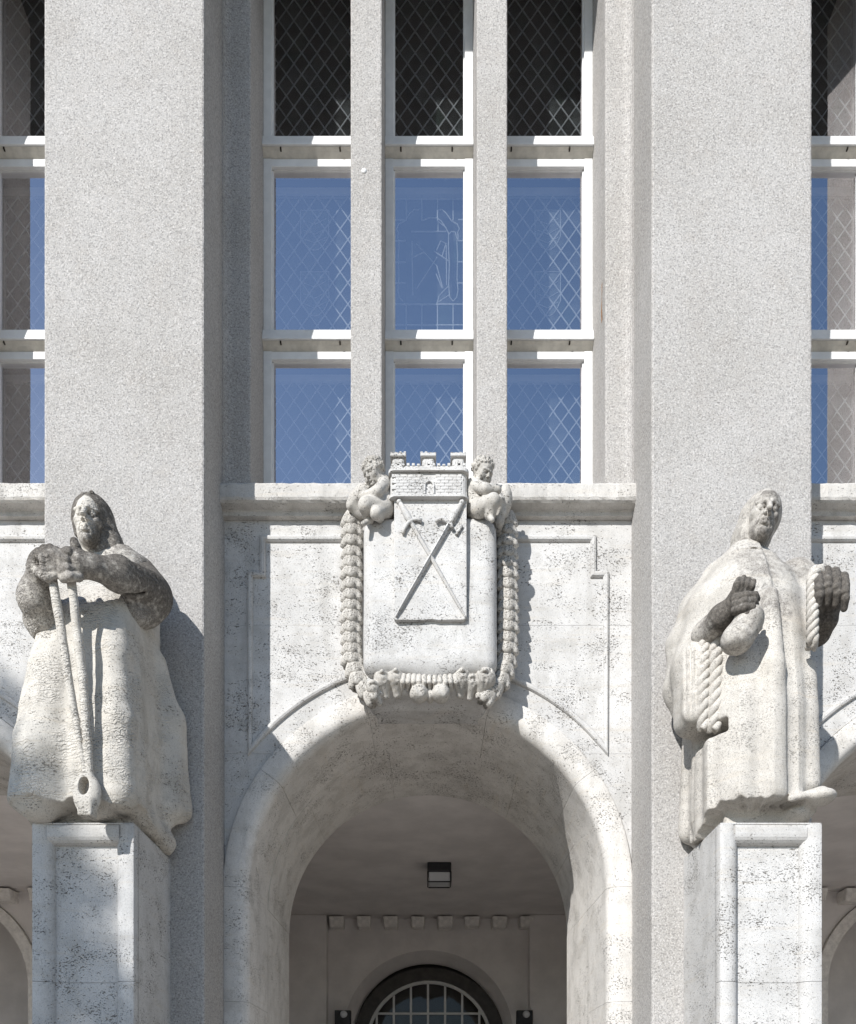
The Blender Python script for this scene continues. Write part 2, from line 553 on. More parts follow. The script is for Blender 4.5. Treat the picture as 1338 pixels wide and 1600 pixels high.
def archway(cx, parent):
    A = empty('archway', (0, 0, 0), parent)
    d = math.radians
    for a0, a1 in ((0, 35), (35, 71), (71, 109), (109, 145), (145, 180)):
        voussoir(cx, roll_profile(1.32), d(a0), d(a1), A, M['stone_arch'], random.uniform(-0.0015, 0.0015))
    for a0, a1 in ((0, 24), (24, 56), (56, 90 + 14), (104, 138), (138, 180)):
        voussoir(cx, ring_profile(1.324, 2.32), d(a0), d(a1), A, M['stone_arch'], random.uniform(-0.002, 0.002))
    for s in (-1, 1):
        for z0, z1 in ((2.52, Z0), (1.3, 2.52), (0.02, 1.3)):
            jamb_block(cx, s, roll_profile(1.32), z0, z1, A, M['stone_arch'])
        for z0, z1 in ((2.15, Z0), (0.9, 2.15), (0.02, 0.9)):
            jamb_block(cx, s, ring_profile(1.324, 2.32), z0, z1, A, M['stone_arch'])
    return A

# ---- windows
FR_Y = 1.10
LAT_Y = 1.32
PX, PZ = 0.1335, 0.1865            # lozenge pitch
unit_bar = None
pane_src = {}

def make_unit_bar():
    bm = bmesh.new()
    add_box(bm, 0, 1, -0.004, 0.004, -0.0048, 0.0048)
    return bm_obj('lead_came', bm, M['lead'])

def came(parent, x0, z0, x1, z1, y=LAT_Y):
    global unit_bar
    L = math.hypot(x1 - x0, z1 - z0)
    if L < 0.02: return
    a = -math.atan2(z1 - z0, x1 - x0)
    if unit_bar is None:
        unit_bar = make_unit_bar(); o = unit_bar; o.parent = parent
    else:
        o = unit_bar.copy(); C.objects.link(o); o.parent = parent
    o.location = (x0, y + random.uniform(-0.0006, 0.0006), z0); o.rotation_euler = (0, a, 0); o.scale = (L, 1, 1)

def clip(px, pz, dx, dz, x0, x1, z0, z1):
    t0, t1 = -1e9, 1e9
    for p, d, lo, hi in ((px, dx, x0, x1), (pz, dz, z0, z1)):
        a, b = (lo - p) / d, (hi - p) / d
        if a > b: a, b = b, a
        t0, t1 = max(t0, a), min(t1, b)
    return (px + t0 * dx, pz + t0 * dz, px + t1 * dx, pz + t1 * dz) if t1 - t0 > 0.04 else None

def pane(parent, x, z, kind):
    k = random.choices(('pane0', 'pane1', 'pane2'), (6, 3, 1))[0]
    key = (k, kind)
    if key not in pane_src:
        if kind == 'lozenge':
            V = [(-PX / 2, 0, 0), (0, 0, -PZ / 2), (PX / 2, 0, 0), (0, 0, PZ / 2)]
        else:
            V = [(-PX / 2, 0, -PZ / 2), (PX / 2, 0, -PZ / 2), (PX / 2, 0, PZ / 2), (-PX / 2, 0, PZ / 2)]
        o = mesh_obj('pane', V, [(0, 1, 2, 3)], M[k], parent)
        pane_src[key] = o
    else:
        o = link_copy(pane_src[key], parent)
    o.location = (x, LAT_Y + 0.0015, z)
    o.rotation_euler = (random.gauss(0, 0.012), 0, random.gauss(0, 0.012))
    o.scale = (0.97, 1, 0.97)

def lozenges(parent, x0, x1, z0, z1, phase):
    xo = x0 + phase
    # the two families of diagonal cames
    rngx = range(-14, 16)
    for i in rngx:
        for d in (-1, 1):
            c = clip(xo + i * PX, z0, PX * d, PZ, x0, x1, z0, z1)
            if c: came(parent, *c)
    nx = int((x1 - x0) / PX) + 2
    nz = int((z1 - z0) / PZ) + 2
    for i in range(-1, 2 * nx + 1):
        for j in range(-1, 2 * nz + 1):
            if (i + j) % 2 == 0: continue
            x = xo + i * PX / 2; z = z0 + j * PZ / 2
            if x0 - 0.01 < x < x1 + 0.01 and z0 - 0.01 < z < z1 + 0.01:
                pane(parent, x, z, 'lozenge')

def window(cx, x0, x1, z0, z1, leaded='lozenge', phase=0.03, holes=True, bottom=True):
    """one light: painted frame, sloping bottom rail with drip, outer glass, inner leaded glazing"""
    w = empty('window', (0, 0, 0), B)
    X0, X1 = cx + x0, cx + x1
    fw = 0.070
    bm = bmesh.new()
    add_box(bm, X0, X0 + fw, FR_Y, 1.19, z0, z1, 0.004)
    add_box(bm, X1 - fw, X1, FR_Y, 1.19, z0, z1, 0.004)
    add_box(bm, X0 + fw - 0.004, X1 - fw + 0.004, FR_Y + 0.0025, 1.19, z1 - 0.066, z1 - 0.002, 0.004)
    # inner rebate (thin second frame)
    add_box(bm, X0 + fw - 0.002, X0 + fw + 0.012, FR_Y + 0.03, 1.188, z0, z1 - 0.06)
    add_box(bm, X1 - fw - 0.012, X1 - fw + 0.002, FR_Y + 0.03, 1.188, z0, z1 - 0.06)
    add_box(bm, X0 + fw, X1 - fw, FR_Y + 0.03, 1.187, z1 - 0.071, z1 - 0.06)
    bm_obj('frame', bm, M['paint'], w)
    if bottom:
        pr = [(1.185, z0 + 0.078), (1.150, z0 + 0.078), (1.060, z0 + 0.066), (1.036, z0 - 0.018), (1.036, z0 - 0.030), (1.060, z0 - 0.034), (1.185, z0 - 0.034)]
        prism_x('bottom_rail', pr, X0 + 0.002, X1 - 0.002, M['paint'], w, 2.0)
        prd = [(1.185, z0 - 0.035), (1.050, z0 - 0.035), (1.074, z0 - 0.0475), (1.076, z0 - 0.050), (1.112, z0 - 0.0735), (1.185, z0 - 0.0735)]
        prism_x('transom', prd, X0 + 0.001, X1 - 0.001, M['paint_dirty'], w, 2.0)
        if holes:
            for fx in (0.18, 0.76):
                box('drain_hole', X0 + fx * (X1 - X0) - 0.006, X0 + fx * (X1 - X0) + 0.006, 1.050, 1.09, z0 - 0.049, z0 - 0.034, M['hole'], w)
    mesh_obj('glass', [(X0 + fw - 0.01, 1.148, z0 + 0.06), (X1 - fw + 0.01, 1.148, z0 + 0.06), (X1 - fw + 0.01, 1.148, z1 - 0.05), (X0 + fw - 0.01, 1.148, z1 - 0.05)], [(0, 1, 2, 3)], M['glass'], w)
    # inner casement: jamb lining and leaded light
    bm = bmesh.new()
    add_box(bm, X0 - 0.005, X0 + 0.028, 1.302, 1.345, z0 + 0.02, z1 - 0.02)
    add_box(bm, X1 - 0.028, X1 + 0.005, 1.302, 1.345, z0 + 0.02, z1 - 0.02)
    add_box(bm, X0 + 0.028, X1 - 0.028, 1.304, 1.344, z1 - 0.075, z1 - 0.02)
    add_box(bm, X0 + 0.028, X1 - 0.028, 1.304, 1.344, z0 + 0.02, z0 + 0.06)
    bm_obj('inner_casement', bm, M['paint'], w)
    xa, xb, za, zb = X0 + 0.028, X1 - 0.028, z0 + 0.06, z1 - 0.075
    if leaded == 'lozenge':
        lozenges(w, xa, xb, za, zb, phase)
    elif leaded == 'emblem':
        emblem_light(w, xa, xb, za, zb)
    return w

def poly_came(parent, pts, closed=False):
    bm = bmesh.new()
    p3 = [tuple(W(x, y, LAT_Y)) for x, y in pts]
    if closed: p3.append(p3[0])
    tube(bm, p3, 0.005, 6)
    return bm_obj('lead_came', bm, M['lead'], parent)

def emblem_light(w, xa, xb, za, zb):
    # squared leading with an armorial figure of curved leads in the middle
    for i in range(-3, 4):
        x = 0.005 + (682.8 - 669) / 180.3 + i * 0.1353
        if not (xa < x < xb): continue
        if abs(i) > 2 or i in (2,):
            came(w, x, za, x, zb)
        else:
            came(w, x, za, x, W(0, 476, LAT_Y)[2]); came(w, x, W(0, 345, LAT_Y)[2], x, zb)
    for y in (311, 343.5, 376.5, 409.5, 442.5, 475.5, 508):
        z = W(0, y, LAT_Y)[2]
        if y in (311, 475.5, 508):
            came(w, xa, z, xb, z)
        else:
            came(w, xa, z, W(634, y, LAT_Y)[0], z); came(w, W(716, y, LAT_Y)[0], z, xb, z)
    def zx(p): return [(590 + a * 0.269, 230 + b * 0.269) for a, b in p]
    right = zx([(345, 365), (375, 362), (400, 385), (430, 428), (465, 448), (476, 475), (466, 495), (470, 530), (462, 545), (466, 640), (463, 760), (468, 830), (462, 870), (440, 895), (420, 870), (414, 800), (418, 680), (412, 560), (414, 500), (398, 470), (372, 430), (345, 410), (300, 410), (262, 425)])
    poly_came(w, right)
    left = [(2 * 669 - x, y) for x, y in right[:14]]
    poly_came(w, left)
    for q in ([(415, 505), (432, 490), (452, 495), (466, 540)], [(345, 910), (360, 860), (412, 808)], [(345, 905), (415, 860)], [(340, 735), (376, 820)], [(330, 605), (412, 660)], [(343, 600), (368, 545), (398, 560), (375, 635)],
              [(352, 490), (352, 430), (400, 470)], [(195, 490), (400, 490)], [(200, 545), (205, 860)], [(400, 570), (402, 800)], [(225, 825), (345, 640)], [(225, 560), (345, 690), (380, 820)], [(205, 640), (270, 610)]):
        poly_came(w, zx(q))
    n = int((zb - za) / PZ) + 2
    for i in range(-3, 3):
        for j in range(n):
            x = (682.8 - 669) / 180.3 + (i + 0.5) * 0.1353; z = W(0, 508, LAT_Y)[2] + (j - 0.5) * 0.1823
            if xa < x < xb and za < z < zb: pane(w, x, z, 'square')

ROWS = [(6.46, 8.06), (8.135, 9.68), (9.755, 11.54)]
COLS = [(-OPEN, -0.53), (-0.36, 0.38), (0.545, OPEN)]

def bay(cx, cols, lead_cols):
    # sill, spandrel stones, mouldings, arch
    prism_x('window_sill', SILL, cx - HALF - 0.02, cx + HALF + 0.02, M['stone_sill'], B, 0.035, 0.0024)
    for s in (-1, 1):
        for z0, z1 in ((3.45, 4.46), (4.46, 5.465), (5.465, 6.2825)):
            spandrel_block(cx, s, z0, z1, B)
        bead(cx, s, B)
    archway(cx, B)
    # plaster jambs with a soft inner corner, mullions, lintel
    for s in (-1, 1):
        r = 0.07
        pts = [(cx + s * (HALF + 0.06), 1.31), (cx + s * (HALF + 0.06), Y_WALL - r + 0.002), (cx + s * (HALF - 0.003), Y_WALL - r)]
        for k in range(1, 6):
            a = math.radians(90 * k / 5)
            pts.append((cx + s * (HALF - 0.003 - r * (1 - math.cos(a))), Y_WALL - r + r * math.sin(a)))
        pts += [(cx + s * (OPEN + 0.03), Y_WALL), (cx + s * (OPEN + 0.012), Y_WALL, 1), (cx + s * (OPEN + 0.004), Y_WALL + 0.004, 1), (cx + s * OPEN, Y_WALL + 0.014, 1), (cx + s * OPEN, Y_WALL + 0.03), (cx + s * OPEN, 1.31)]
        prism_z('window_jamb', pts, 6.475, 11.56, M['plaster'], B, 0.022, 0.0008)
    for a, b in ((-0.605, -0.36), (0.38, 0.62)):
        prism_z('mullion', rrect(cx + a, cx + b, Y_WALL, 1.097, 0.012), 6.475, 11.56, M['plaster'], B, 0.022, 0.0008)
    box('lintel', cx - HALF - 0.05, cx + HALF + 0.05, Y_WALL + 0.01, 1.5, 11.57, 12.0, M['plaster'], B)
    for ci in cols:
        for ri, (z0, z1) in enumerate(ROWS):
            kind = None
            if ci in lead_cols:
                kind = 'emblem' if (cx == 0 and ci == 1 and ri == 1) else 'lozenge'
            window(cx, COLS[ci][0], COLS[ci][1], z0, z1, kind, (0.062, 0.02, 0.045)[ci], bottom=True)

bay(0.0, (0, 1, 2), (0, 1, 2))
bay(-PITCH, (1, 2), (2,))
bay(PITCH, (0, 1), (0,))

# painted armorial panes that hang in the right-hand light
def small_shield(x0, x1, y0, y1, parent):
    a = W(x0, y0, LAT_Y + 0.008); b = W(x1, y1, LAT_Y + 0.008)
    xm = (a[0] + b[0]) / 2; w = b[0] - a[0]
    poly = [(a[0], a[2])]
    for k in range(9):
        t = k / 8
        poly.append((a[0] + w * t, b[2] + (abs(t - 0.5) * 2) ** 2.2 * (a[2] - b[2]) * 0.35))
    poly.append((b[0], a[2]))
    o = plate('painted_shield', poly, LAT_Y + 0.004, LAT_Y + 0.007, M['pane_shield'], parent)
    bm = bmesh.new()
    tube(bm, [(x, LAT_Y, z) for x, z in poly + [poly[0]]], 0.004, 6)
    for f in (0.25, 0.5, 0.72):
        tube(bm, [(a[0] + w * 0.1, LAT_Y, a[2] + (b[2] - a[2]) * f), (xm, LAT_Y, a[2] + (b[2] - a[2]) * (f + 0.1)), (b[0] - w * 0.1, LAT_Y, a[2] + (b[2] - a[2]) * (f - 0.04))], 0.003, 5)
    bm_obj('shield_leading', bm, M['lead'], parent)
wins = [o for o in B.children if o.name.startswith('window') and o.type == 'EMPTY']
wr = wins[7]                        # right column, middle row of the central bay
small_shield(836, 876, 330, 392, wr); small_shield(836, 876, 426, 495, wr)
small_shield(470, 514, 330, 392, wins[1]); small_shield(470, 514, 426, 495, wins[1])

# rust run and a plaster pimple on the roughcast
mesh_obj('rust_streak', [(1.3835, 0.70 + 0.02 * math.sin(i), 7.95 + 0.1 * i) if j == 0 else (1.3835, 0.735 + 0.015 * math.sin(2 * i), 7.95 + 0.1 * i) for i in range(4) for j in (0, 1)],
         [(0, 1, 3, 2), (2, 3, 5, 4), (4, 5, 7, 6)], M['rust'], B)
bm = bmesh.new()
bmesh.ops.create_icosphere(bm, subdivisions=2, radius=0.022, matrix=Matrix.Translation(Vector(W(569, 267, 0.6))) @ Matrix.Diagonal((1, 0.5, 1, 1)))
bm_obj('plaster_blob', bm, M['paint'], B, True)

# eaves that shade the topmost lights (their reflection keeps the upper panes dark)
box('eaves_cornice', -9, 9, -0.38, 2.0, 11.76, 12.1, M['plaster'], B)
box('eaves_soffit', -9, 9, -0.36, 1.4, 11.55, 11.757, M['soffit'], B)
# shell: rear, ends, roof and floors so that the rooms are closed
box('rear_wall', -9.3, 9.3, 9.2, 9.5, 0, 12.1, M['inner'], B)
for s in (-1, 1):
    box('end_wall', s * 9.0, s * 9.3, 0.6, 9.2, 0, 12.1, M['inner'], B)
box('roof_slab', -9, 9, 2.0, 9.2, 11.8, 12.1, M['inner'], B)
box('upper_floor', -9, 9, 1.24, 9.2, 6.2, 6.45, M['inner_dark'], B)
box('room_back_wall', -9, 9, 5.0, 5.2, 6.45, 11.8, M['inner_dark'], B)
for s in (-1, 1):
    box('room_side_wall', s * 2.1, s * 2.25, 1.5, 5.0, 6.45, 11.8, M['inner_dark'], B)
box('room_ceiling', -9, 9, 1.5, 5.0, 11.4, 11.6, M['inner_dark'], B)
# wall core behind the piers
for s in (-1, 1):
    for off in (0, PITCH):
        a, b = s * (R_IN + 0.125 + off), s * (PITCH - R_IN - 0.125 + off)
        box('wall_core', a, b, 1.0, 2.318, 0, 5.0, M['inner'], B)

# ---- vestibule behind the arch
CEIL = 4.9
def arch_wall(name, cx, zc, r, x0, x1, z1, Y, depth, r2, mat, parent, r_mid=None):
    """wall with a round-arched opening whose reveal splays from r to r2"""
    n = 40
    V, F = [], []
    pts = [(r, 0.0 - zc)] + [(r * math.cos(math.pi * i / n), r * math.sin(math.pi * i / n)) for i in range(n + 1)] + [(-r, 0.0 - zc)]
    out = []
    for (x, z) in pts:
        L = max(abs(x) / 1e-9, 1)
        a = math.atan2(max(z, 0), x)
        if z <= 0:
            out.append((x1 if x > 0 else x0, zc + z))
        else:
            # project on the rectangle
            tx = ((x1 - cx) / math.cos(a)) if math.cos(a) > 1e-6 else (((x0 - cx) / math.cos(a)) if math.cos(a) < -1e-6 else 1e9)
            tz = (z1 - zc) / math.sin(a)
            t = min(tx, tz)
            out.append((cx + t * math.cos(a), zc + t * math.sin(a)))
    m = len(pts)
    for (x, z) in pts: V.append((cx + x, Y, zc + z))
    for (x, z) in out: V.append((x, Y, z))
    for (x, z) in pts:
        k = r2 / r
        V.append((cx + x * k, Y + depth, zc + (z * k if z > 0 else z)))
    for i in range(m - 1):
        F.append((i, i + 1, m + i + 1, m + i))
        F.append((i, 2 * m + i, 2 * m + i + 1, i + 1))
    # corners of the rectangle
    V.append((x1, Y, z1)); V.append((x0, Y, z1))
    for i in range(m - 1):
        (xa, za), (xb, zb) = out[i], out[i + 1]
        if abs(xa - x1) < 1e-6 and abs(zb - z1) < 1e-6 and abs(xb - x1) > 1e-6: F.append((m + i, m + i + 1, 3 * m))
        if abs(za - z1) < 1e-6 and abs(xb - x0) < 1e-6 and abs(xa - x0) > 1e-6: F.append((m + i, m + i + 1, 3 * m + 1))
    return mesh_obj(name, V, F, mat, parent)

box('vestibule_ceiling', -9, 9, 2.325, 9.0, CEIL, CEIL + 0.2, M['inner'], B)
for s in (-1, 1):
    box('vestibule_side_wall', s * 2.75, s * 2.95, 2.33, 7.79, 0, CEIL - 0.002, M['inner'], B)
    box('vestibule_side_wall', s * 1.66, s * 2.74, 7.80, 8.12, 0, CEIL - 0.002, M['inner'], B, 0.012)
# inner face of the front wall, above the arch crown
arch_wall('vestibule_front_wall', 0, Z0, 1.52, -2.74, 2.74, CEIL, 2.326, 0.004, 1.52, M['inner'], B)
arch_wall('vestibule_rear_wall', 0.0, 2.95, 1.42, -1.66, 1.66, CEIL - 0.002, 8.08, 0.42, 1.26, M['inner'], B)

corbel_src = None
def corbel(x, y, z, parent, w=0.245):
    global corbel_src
    if corbel_src is None:
        bm = bmesh.new()
        add_box(bm, -w / 2, w / 2, -0.16, 0.16, -0.165, 0.0, 0.0)
        for v in bm.verts:
            if v.co.z < -0.1: v.co.x *= 0.86; v.co.y = v.co.y * 0.8 + 0.03
        bmesh.ops.bevel(bm, geom=bm.edges[:], offset=0.018, segments=2, affect='EDGES', profile=0.5)
        corbel_src = bm_obj('corbel', bm, M['corbel'], parent); o = corbel_src
    else:
        o = link_copy(corbel_src, parent)
    o.location = (x, y, z)
    o.rotation_euler = (random.uniform(-0.02, 0.02), random.uniform(-0.025, 0.025), random.uniform(-0.06, 0.06))
    o.scale = (random.uniform(0.93, 1.07), 1, random.uniform(0.92, 1.08))
for i in range(8):
    corbel(-1.50 + i * 0.445, 7.93, CEIL - 0.03, B)

# door with its fanlight
DY, DZ = 8.46, 2.84
door = empty('door', (0, 0, 0), B)
def ring(name, cx, zc, r0, r1, y0, y1, mat, parent, zb=0.0, n=36):
    pts = [(1, None)] + [(math.cos(math.pi * i / n), math.sin(math.pi * i / n)) for i in range(n + 1)] + [(-1, None)]
    V, F = [], []
    for c, s_ in pts:
        for r, y in ((r0, y0), (r1, y0), (r1, y1), (r0, y1)):
            V.append((cx + r * c, y, zb if s_ is None else zc + r * s_))
    for i in range(len(pts) - 1):
        for j in range(4):
            a, b = i * 4 + j, i * 4 + (j + 1) % 4
            F.append((a, b, b + 4, a + 4))
    F.append((0, 1, 2, 3)); e = (len(pts) - 1) * 4; F.append((e, e + 1, e + 2, e + 3))
    o = mesh_obj(name, V, F, mat, parent)
    bm = bmesh.new(); bm.from_mesh(o.data); bmesh.ops.recalc_face_normals(bm, faces=bm.faces[:]); bm.to_mesh(o.data); bm.free()
    return o
ring('door_frame', 0.02, DZ, 1.085, 1.30, DY - 0.06, DY + 0.12, M['dark_wood'], door)
ring('fanlight_frame', 0.02, DZ, 1.03, 1.083, DY - 0.01, DY + 0.05, M['paint'], door, 2.75)
for i in range(-3, 4):
    x = 0.02 + i * 0.293 - 0.02
    top = DZ + math.sqrt(max(0, 1.05 ** 2 - (x - 0.02) ** 2))
    box('fanlight_bar', x - 0.018, x + 0.018, DY + 0.004, DY + 0.035, DZ - 0.05, top, M['paint'], door)
for z in (3.36, 3.05):
    hw = math.sqrt(1.05 ** 2 - (z - DZ) ** 2)
    box('fanlight_bar', 0.02 - hw, 0.02 + hw, DY + 0.0065, DY + 0.0325, z - 0.018, z + 0.018, M['paint'], door)
mesh_obj('fanlight_glass', [(-1.07, DY + 0.042, 2.75), (1.11, DY + 0.042, 2.75), (1.11, DY + 0.042, 3.93), (-1.07, DY + 0.042, 3.93)], [(0, 1, 2, 3)], M['clear_glass'], door)
box('door_leaf', -1.07, 0.018, DY + 0.02, DY + 0.08, 0.05, 2.74, M['dark_wood'], door, 0.01)
box('door_leaf', 0.022, 1.11, DY + 0.02, DY + 0.08, 0.05, 2.74, M['dark_wood'], door, 0.01)
box('corridor_wall', -1.6, 1.6, 9.1, 9.18, 0, 4.85, M['inner_dark'], B)

# the porches behind the side arches
for s in (-1, 1):
    arch_wall('porch_rear_wall', s * 7.1, 3.5, 1.45, min(s * 2.96, s * 8.98), max(s * 2.96, s * 8.98), CEIL - 0.002, 6.35, 0.4, 1.38, M['inner'], B)
    ring('porch_arch', s * 7.1, 3.5, 1.28, 1.44, 6.29, 6.9, M['corbel'], B)
    box('porch_inner_wall', min(s * 3.0, s * 8.98), max(s * 3.0, s * 8.98), 7.4, 7.5, 0, CEIL - 0.002, M['inner'], B)
    for i in range(9):
        corbel(s * (3.6 + i * 0.5), 6.2, CEIL - 0.03, B)

# ------------------------------------------------------------------ sculpting: distance fields -> meshes
class Sculpt:
    def __init__(s, lo, hi, h):
        s.lo = np.array(lo, float); s.h = h
        n = np.ceil((np.array(hi) - s.lo) / h).astype(int) + 1
        s.ax = [s.lo[i] + h * np.arange(n[i]) for i in range(3)]
        s.d = np.full(n, 5.0, np.float32)
    def _sl(s, lo, hi, pad):
        sl = []
        for i in range(3):
            a = int(np.searchsorted(s.ax[i], lo[i] - pad)); b = int(np.searchsorted(s.ax[i], hi[i] + pad))
            sl.append(slice(max(0, a), min(len(s.ax[i]), b)))
        return tuple(sl)
    def _apply(s, f, lo, hi, k, sub=False):
        sl = s._sl(lo, hi, max(k, 0) * 1.2 + 4 * s.h)
        X = s.ax[0][sl[0]][:, None, None]; Y = s.ax[1][sl[1]][None, :, None]; Z = s.ax[2][sl[2]][None, None, :]
        if 0 in (X.size, Y.size, Z.size): return
        e = f(X, Y, Z).astype(np.float32)
        d = s.d[sl]
        if sub:
            e = -e
            if k > 0:
                hh = np.maximum(k - np.abs(d - e), 0) / k
                s.d[sl] = np.maximum(d, e) + hh * hh * k * 0.25
            else: s.d[sl] = np.maximum(d, e)
        else:
            if k > 0:
                hh = np.maximum(k - np.abs(d - e), 0) / k
                s.d[sl] = np.minimum(d, e) - hh * hh * k * 0.25
            else: s.d[sl] = np.minimum(d, e)
    def cap(s, a, b, ra, rb=None, k=0.03, sub=False):
        rb = ra if rb is None else rb
        a = np.array(a, float); b = np.array(b, float); ab = b - a; L = max(ab @ ab, 1e-9)
        def f(X, Y, Z):
            t = np.clip(((X - a[0]) * ab[0] + (Y - a[1]) * ab[1] + (Z - a[2]) * ab[2]) / L, 0, 1)
            return np.sqrt((X - a[0] - t * ab[0]) ** 2 + (Y - a[1] - t * ab[1]) ** 2 + (Z - a[2] - t * ab[2]) ** 2) - (ra + (rb - ra) * t)
        r = max(ra, rb)
        s._apply(f, np.minimum(a, b) - r, np.maximum(a, b) + r, k, sub)
    def chain(s, pts, radii, k=0.03, sub=False):
        for i in range(len(pts) - 1): s.cap(pts[i], pts[i + 1], radii[i], radii[i + 1], k, sub)
    def ell(s, c, r, R=None, k=0.03, sub=False):
        c = np.array(c, float); r = np.array(r, float) * np.ones(3)
        R = np.eye(3) if R is None else np.array(R)
        def f(X, Y, Z):
            x, y, z = X - c[0], Y - c[1], Z - c[2]
            u = x * R[0, 0] + y * R[1, 0] + z * R[2, 0]
            v = x * R[0, 1] + y * R[1, 1] + z * R[2, 1]
            w = x * R[0, 2] + y * R[1, 2] + z * R[2, 2]
            k0 = np.sqrt((u / r[0]) ** 2 + (v / r[1]) ** 2 + (w / r[2]) ** 2)
            k1 = np.sqrt((u / r[0] ** 2) ** 2 + (v / r[1] ** 2) ** 2 + (w / r[2] ** 2) ** 2) + 1e-6
            return k0 * (k0 - 1) / k1
        m = r.max()
        s._apply(f, c - m, c + m, k, sub)
    def box(s, c, half, rnd=0.02, R=None, k=0.02, sub=False):
        c = np.array(c, float); hf = np.array(half, float)
        R = np.eye(3) if R is None else np.array(R)
        def f(X, Y, Z):
            x, y, z = X - c[0], Y - c[1], Z - c[2]
            q = [np.abs(x * R[0, i] + y * R[1, i] + z * R[2, i]) - (hf[i] - rnd) for i in range(3)]
            o = np.sqrt(sum(np.maximum(t, 0) ** 2 for t in q))
            return o + np.minimum(np.maximum(np.maximum(q[0], q[1]), q[2]), 0) - rnd
        m = np.linalg.norm(hf)
        s._apply(f, c - m, c + m, k, sub)
    def loft(s, sec, n=2.6, fold=None, hem=None, k=0.03, warp=None):
        """robe: sections (z, cx, cy, a, b) joined; fold(theta, z) pushes the surface in and out; hem(theta) lifts the lower edge"""
        sec = np.array(sec)
        def f(X, Y, Z):
            g = [np.interp(Z, sec[:, 0], sec[:, i]) for i in range(1, 5)]
            x = (X - g[0]) / g[2]; y = (Y - g[1]) / g[3]
            q = (np.abs(x) ** n + np.abs(y) ** n) ** (1 / n)
            th = np.arctan2(y + 0 * x, x + 0 * y)
            d = (q - 1) * np.minimum(g[2], g[3])
            if fold is not None: d = d - fold(th, Z)
            if warp is not None: d = d - warp(X, Y, Z)
            zb = sec[0, 0] + (hem(th) if hem is not None else 0)
            d = np.maximum(d, (zb - Z) * 0.9)
            return np.maximum(d, Z - sec[-1, 0])
        lo = [(sec[:, 1] - sec[:, 3]).min() - .1, (sec[:, 2] - sec[:, 4]).min() - .1, sec[0, 0] - .05]
        hi = [(sec[:, 1] + sec[:, 3]).max() + .1, (sec[:, 2] + sec[:, 4]).max() + .1, sec[-1, 0] + .05]
        s._apply(f, lo, hi, k)
    def rough(s, amp, freq, seed=0):
        r = np.random.default_rng(seed)
        X, Y, Z = s.ax[0][:, None, None], s.ax[1][None, :, None], s.ax[2][None, None, :]
        t = 0
        for i in range(5):
            k = r.normal(size=3); k *= freq * (0.6 + 0.3 * i) / np.linalg.norm(k)
            t = t + np.sin(k[0] * X + k[1] * Y + k[2] * Z + r.uniform(0, 6.28)) / (1 + 0.3 * i)
        s.d += (amp * t * 0.35).astype(np.float32)
    def mesh(s, name, mat, parent, soot=None):
        d = s.d.copy()
        d[0], d[-1] = 1, 1; d[:, 0], d[:, -1] = 1, 1; d[:, :, 0], d[:, :, -1] = 1, 1
        neg = d < 0
        nx, ny, nz = d.shape
        cnt = np.zeros((nx - 1, ny - 1, nz - 1), np.uint8)
        offs = [(i, j, k) for i in (0, 1) for j in (0, 1) for k in (0, 1)]
        for i, j, k in offs: cnt += neg[i:nx - 1 + i, j:ny - 1 + j, k:nz - 1 + k]
        act = np.argwhere((cnt > 0) & (cnt < 8))
        idx = np.full(cnt.shape, -1, np.int64)
        idx[act[:, 0], act[:, 1], act[:, 2]] = np.arange(len(act))
        cv = np.stack([d[act[:, 0] + i, act[:, 1] + j, act[:, 2] + k] for i, j, k in offs], 1)
        acc = np.zeros((len(act), 3)); num = np.zeros(len(act))
        for p in range(8):
            for q in range(p + 1, 8):
                a, b = np.array(offs[p]), np.array(offs[q])
                if np.abs(a - b).sum() != 1: continue
                m = (cv[:, p] < 0) != (cv[:, q] < 0)
                t = cv[m, p] / (cv[m, p] - cv[m, q])
                acc[m] += a + t[:, None] * (b - a); num[m] += 1
        V = s.lo + s.h * (act + acc / num[:, None])
        F = []
        for ax in range(3):
            sl0 = [slice(None)] * 3; sl1 = [slice(None)] * 3
            sl0[ax] = slice(0, -1); sl1[ax] = slice(1, None)
            a, b = neg[tuple(sl0)], neg[tuple(sl1)]
            e = np.argwhere(a != b)
            u, w = [(1, 2), (2, 0), (0, 1)][ax]
            ok = (e[:, u] > 0) & (e[:, w] > 0) & (e[:, u] < d.shape[u] - 1) & (e[:, w] < d.shape[w] - 1)
            e = e[ok]
            quad = []
            for du, dw in ((-1, -1), (0, -1), (0, 0), (-1, 0)):
                c = e.copy(); c[:, u] += du; c[:, w] += dw
                quad.append(idx[c[:, 0], c[:, 1], c[:, 2]])
            quad = np.stack(quad, 1)
            flip = ~a[e[:, 0], e[:, 1], e[:, 2]]
            quad[flip] = quad[flip][:, ::-1]
            F.append(quad)
        F = np.concatenate(F)
        F = F[(F >= 0).all(1)]
        me = bpy.data.meshes.new(name)
        me.vertices.add(len(V)); me.vertices.foreach_set('co', V.astype(np.float32).ravel())
        me.loops.add(F.size); me.loops.foreach_set('vertex_index', F.astype(np.int32).ravel())
        me.polygons.add(len(F)); me.polygons.foreach_set('loop_start', np.arange(0, F.size, 4, dtype=np.int32))
        me.update(calc_edges=True); me.validate()
        me.shade_smooth()
        if mat: me.materials.append(mat)
        if soot is not None:
            at = me.attributes.new('soot', 'FLOAT', 'POINT')
            at.data.foreach_set('value', np.clip(soot(V), 0, 1).astype(np.float32))
        o = bpy.data.objects.new(name, me); C.objects.link(o)
        if parent: o.parent = parent
        return o

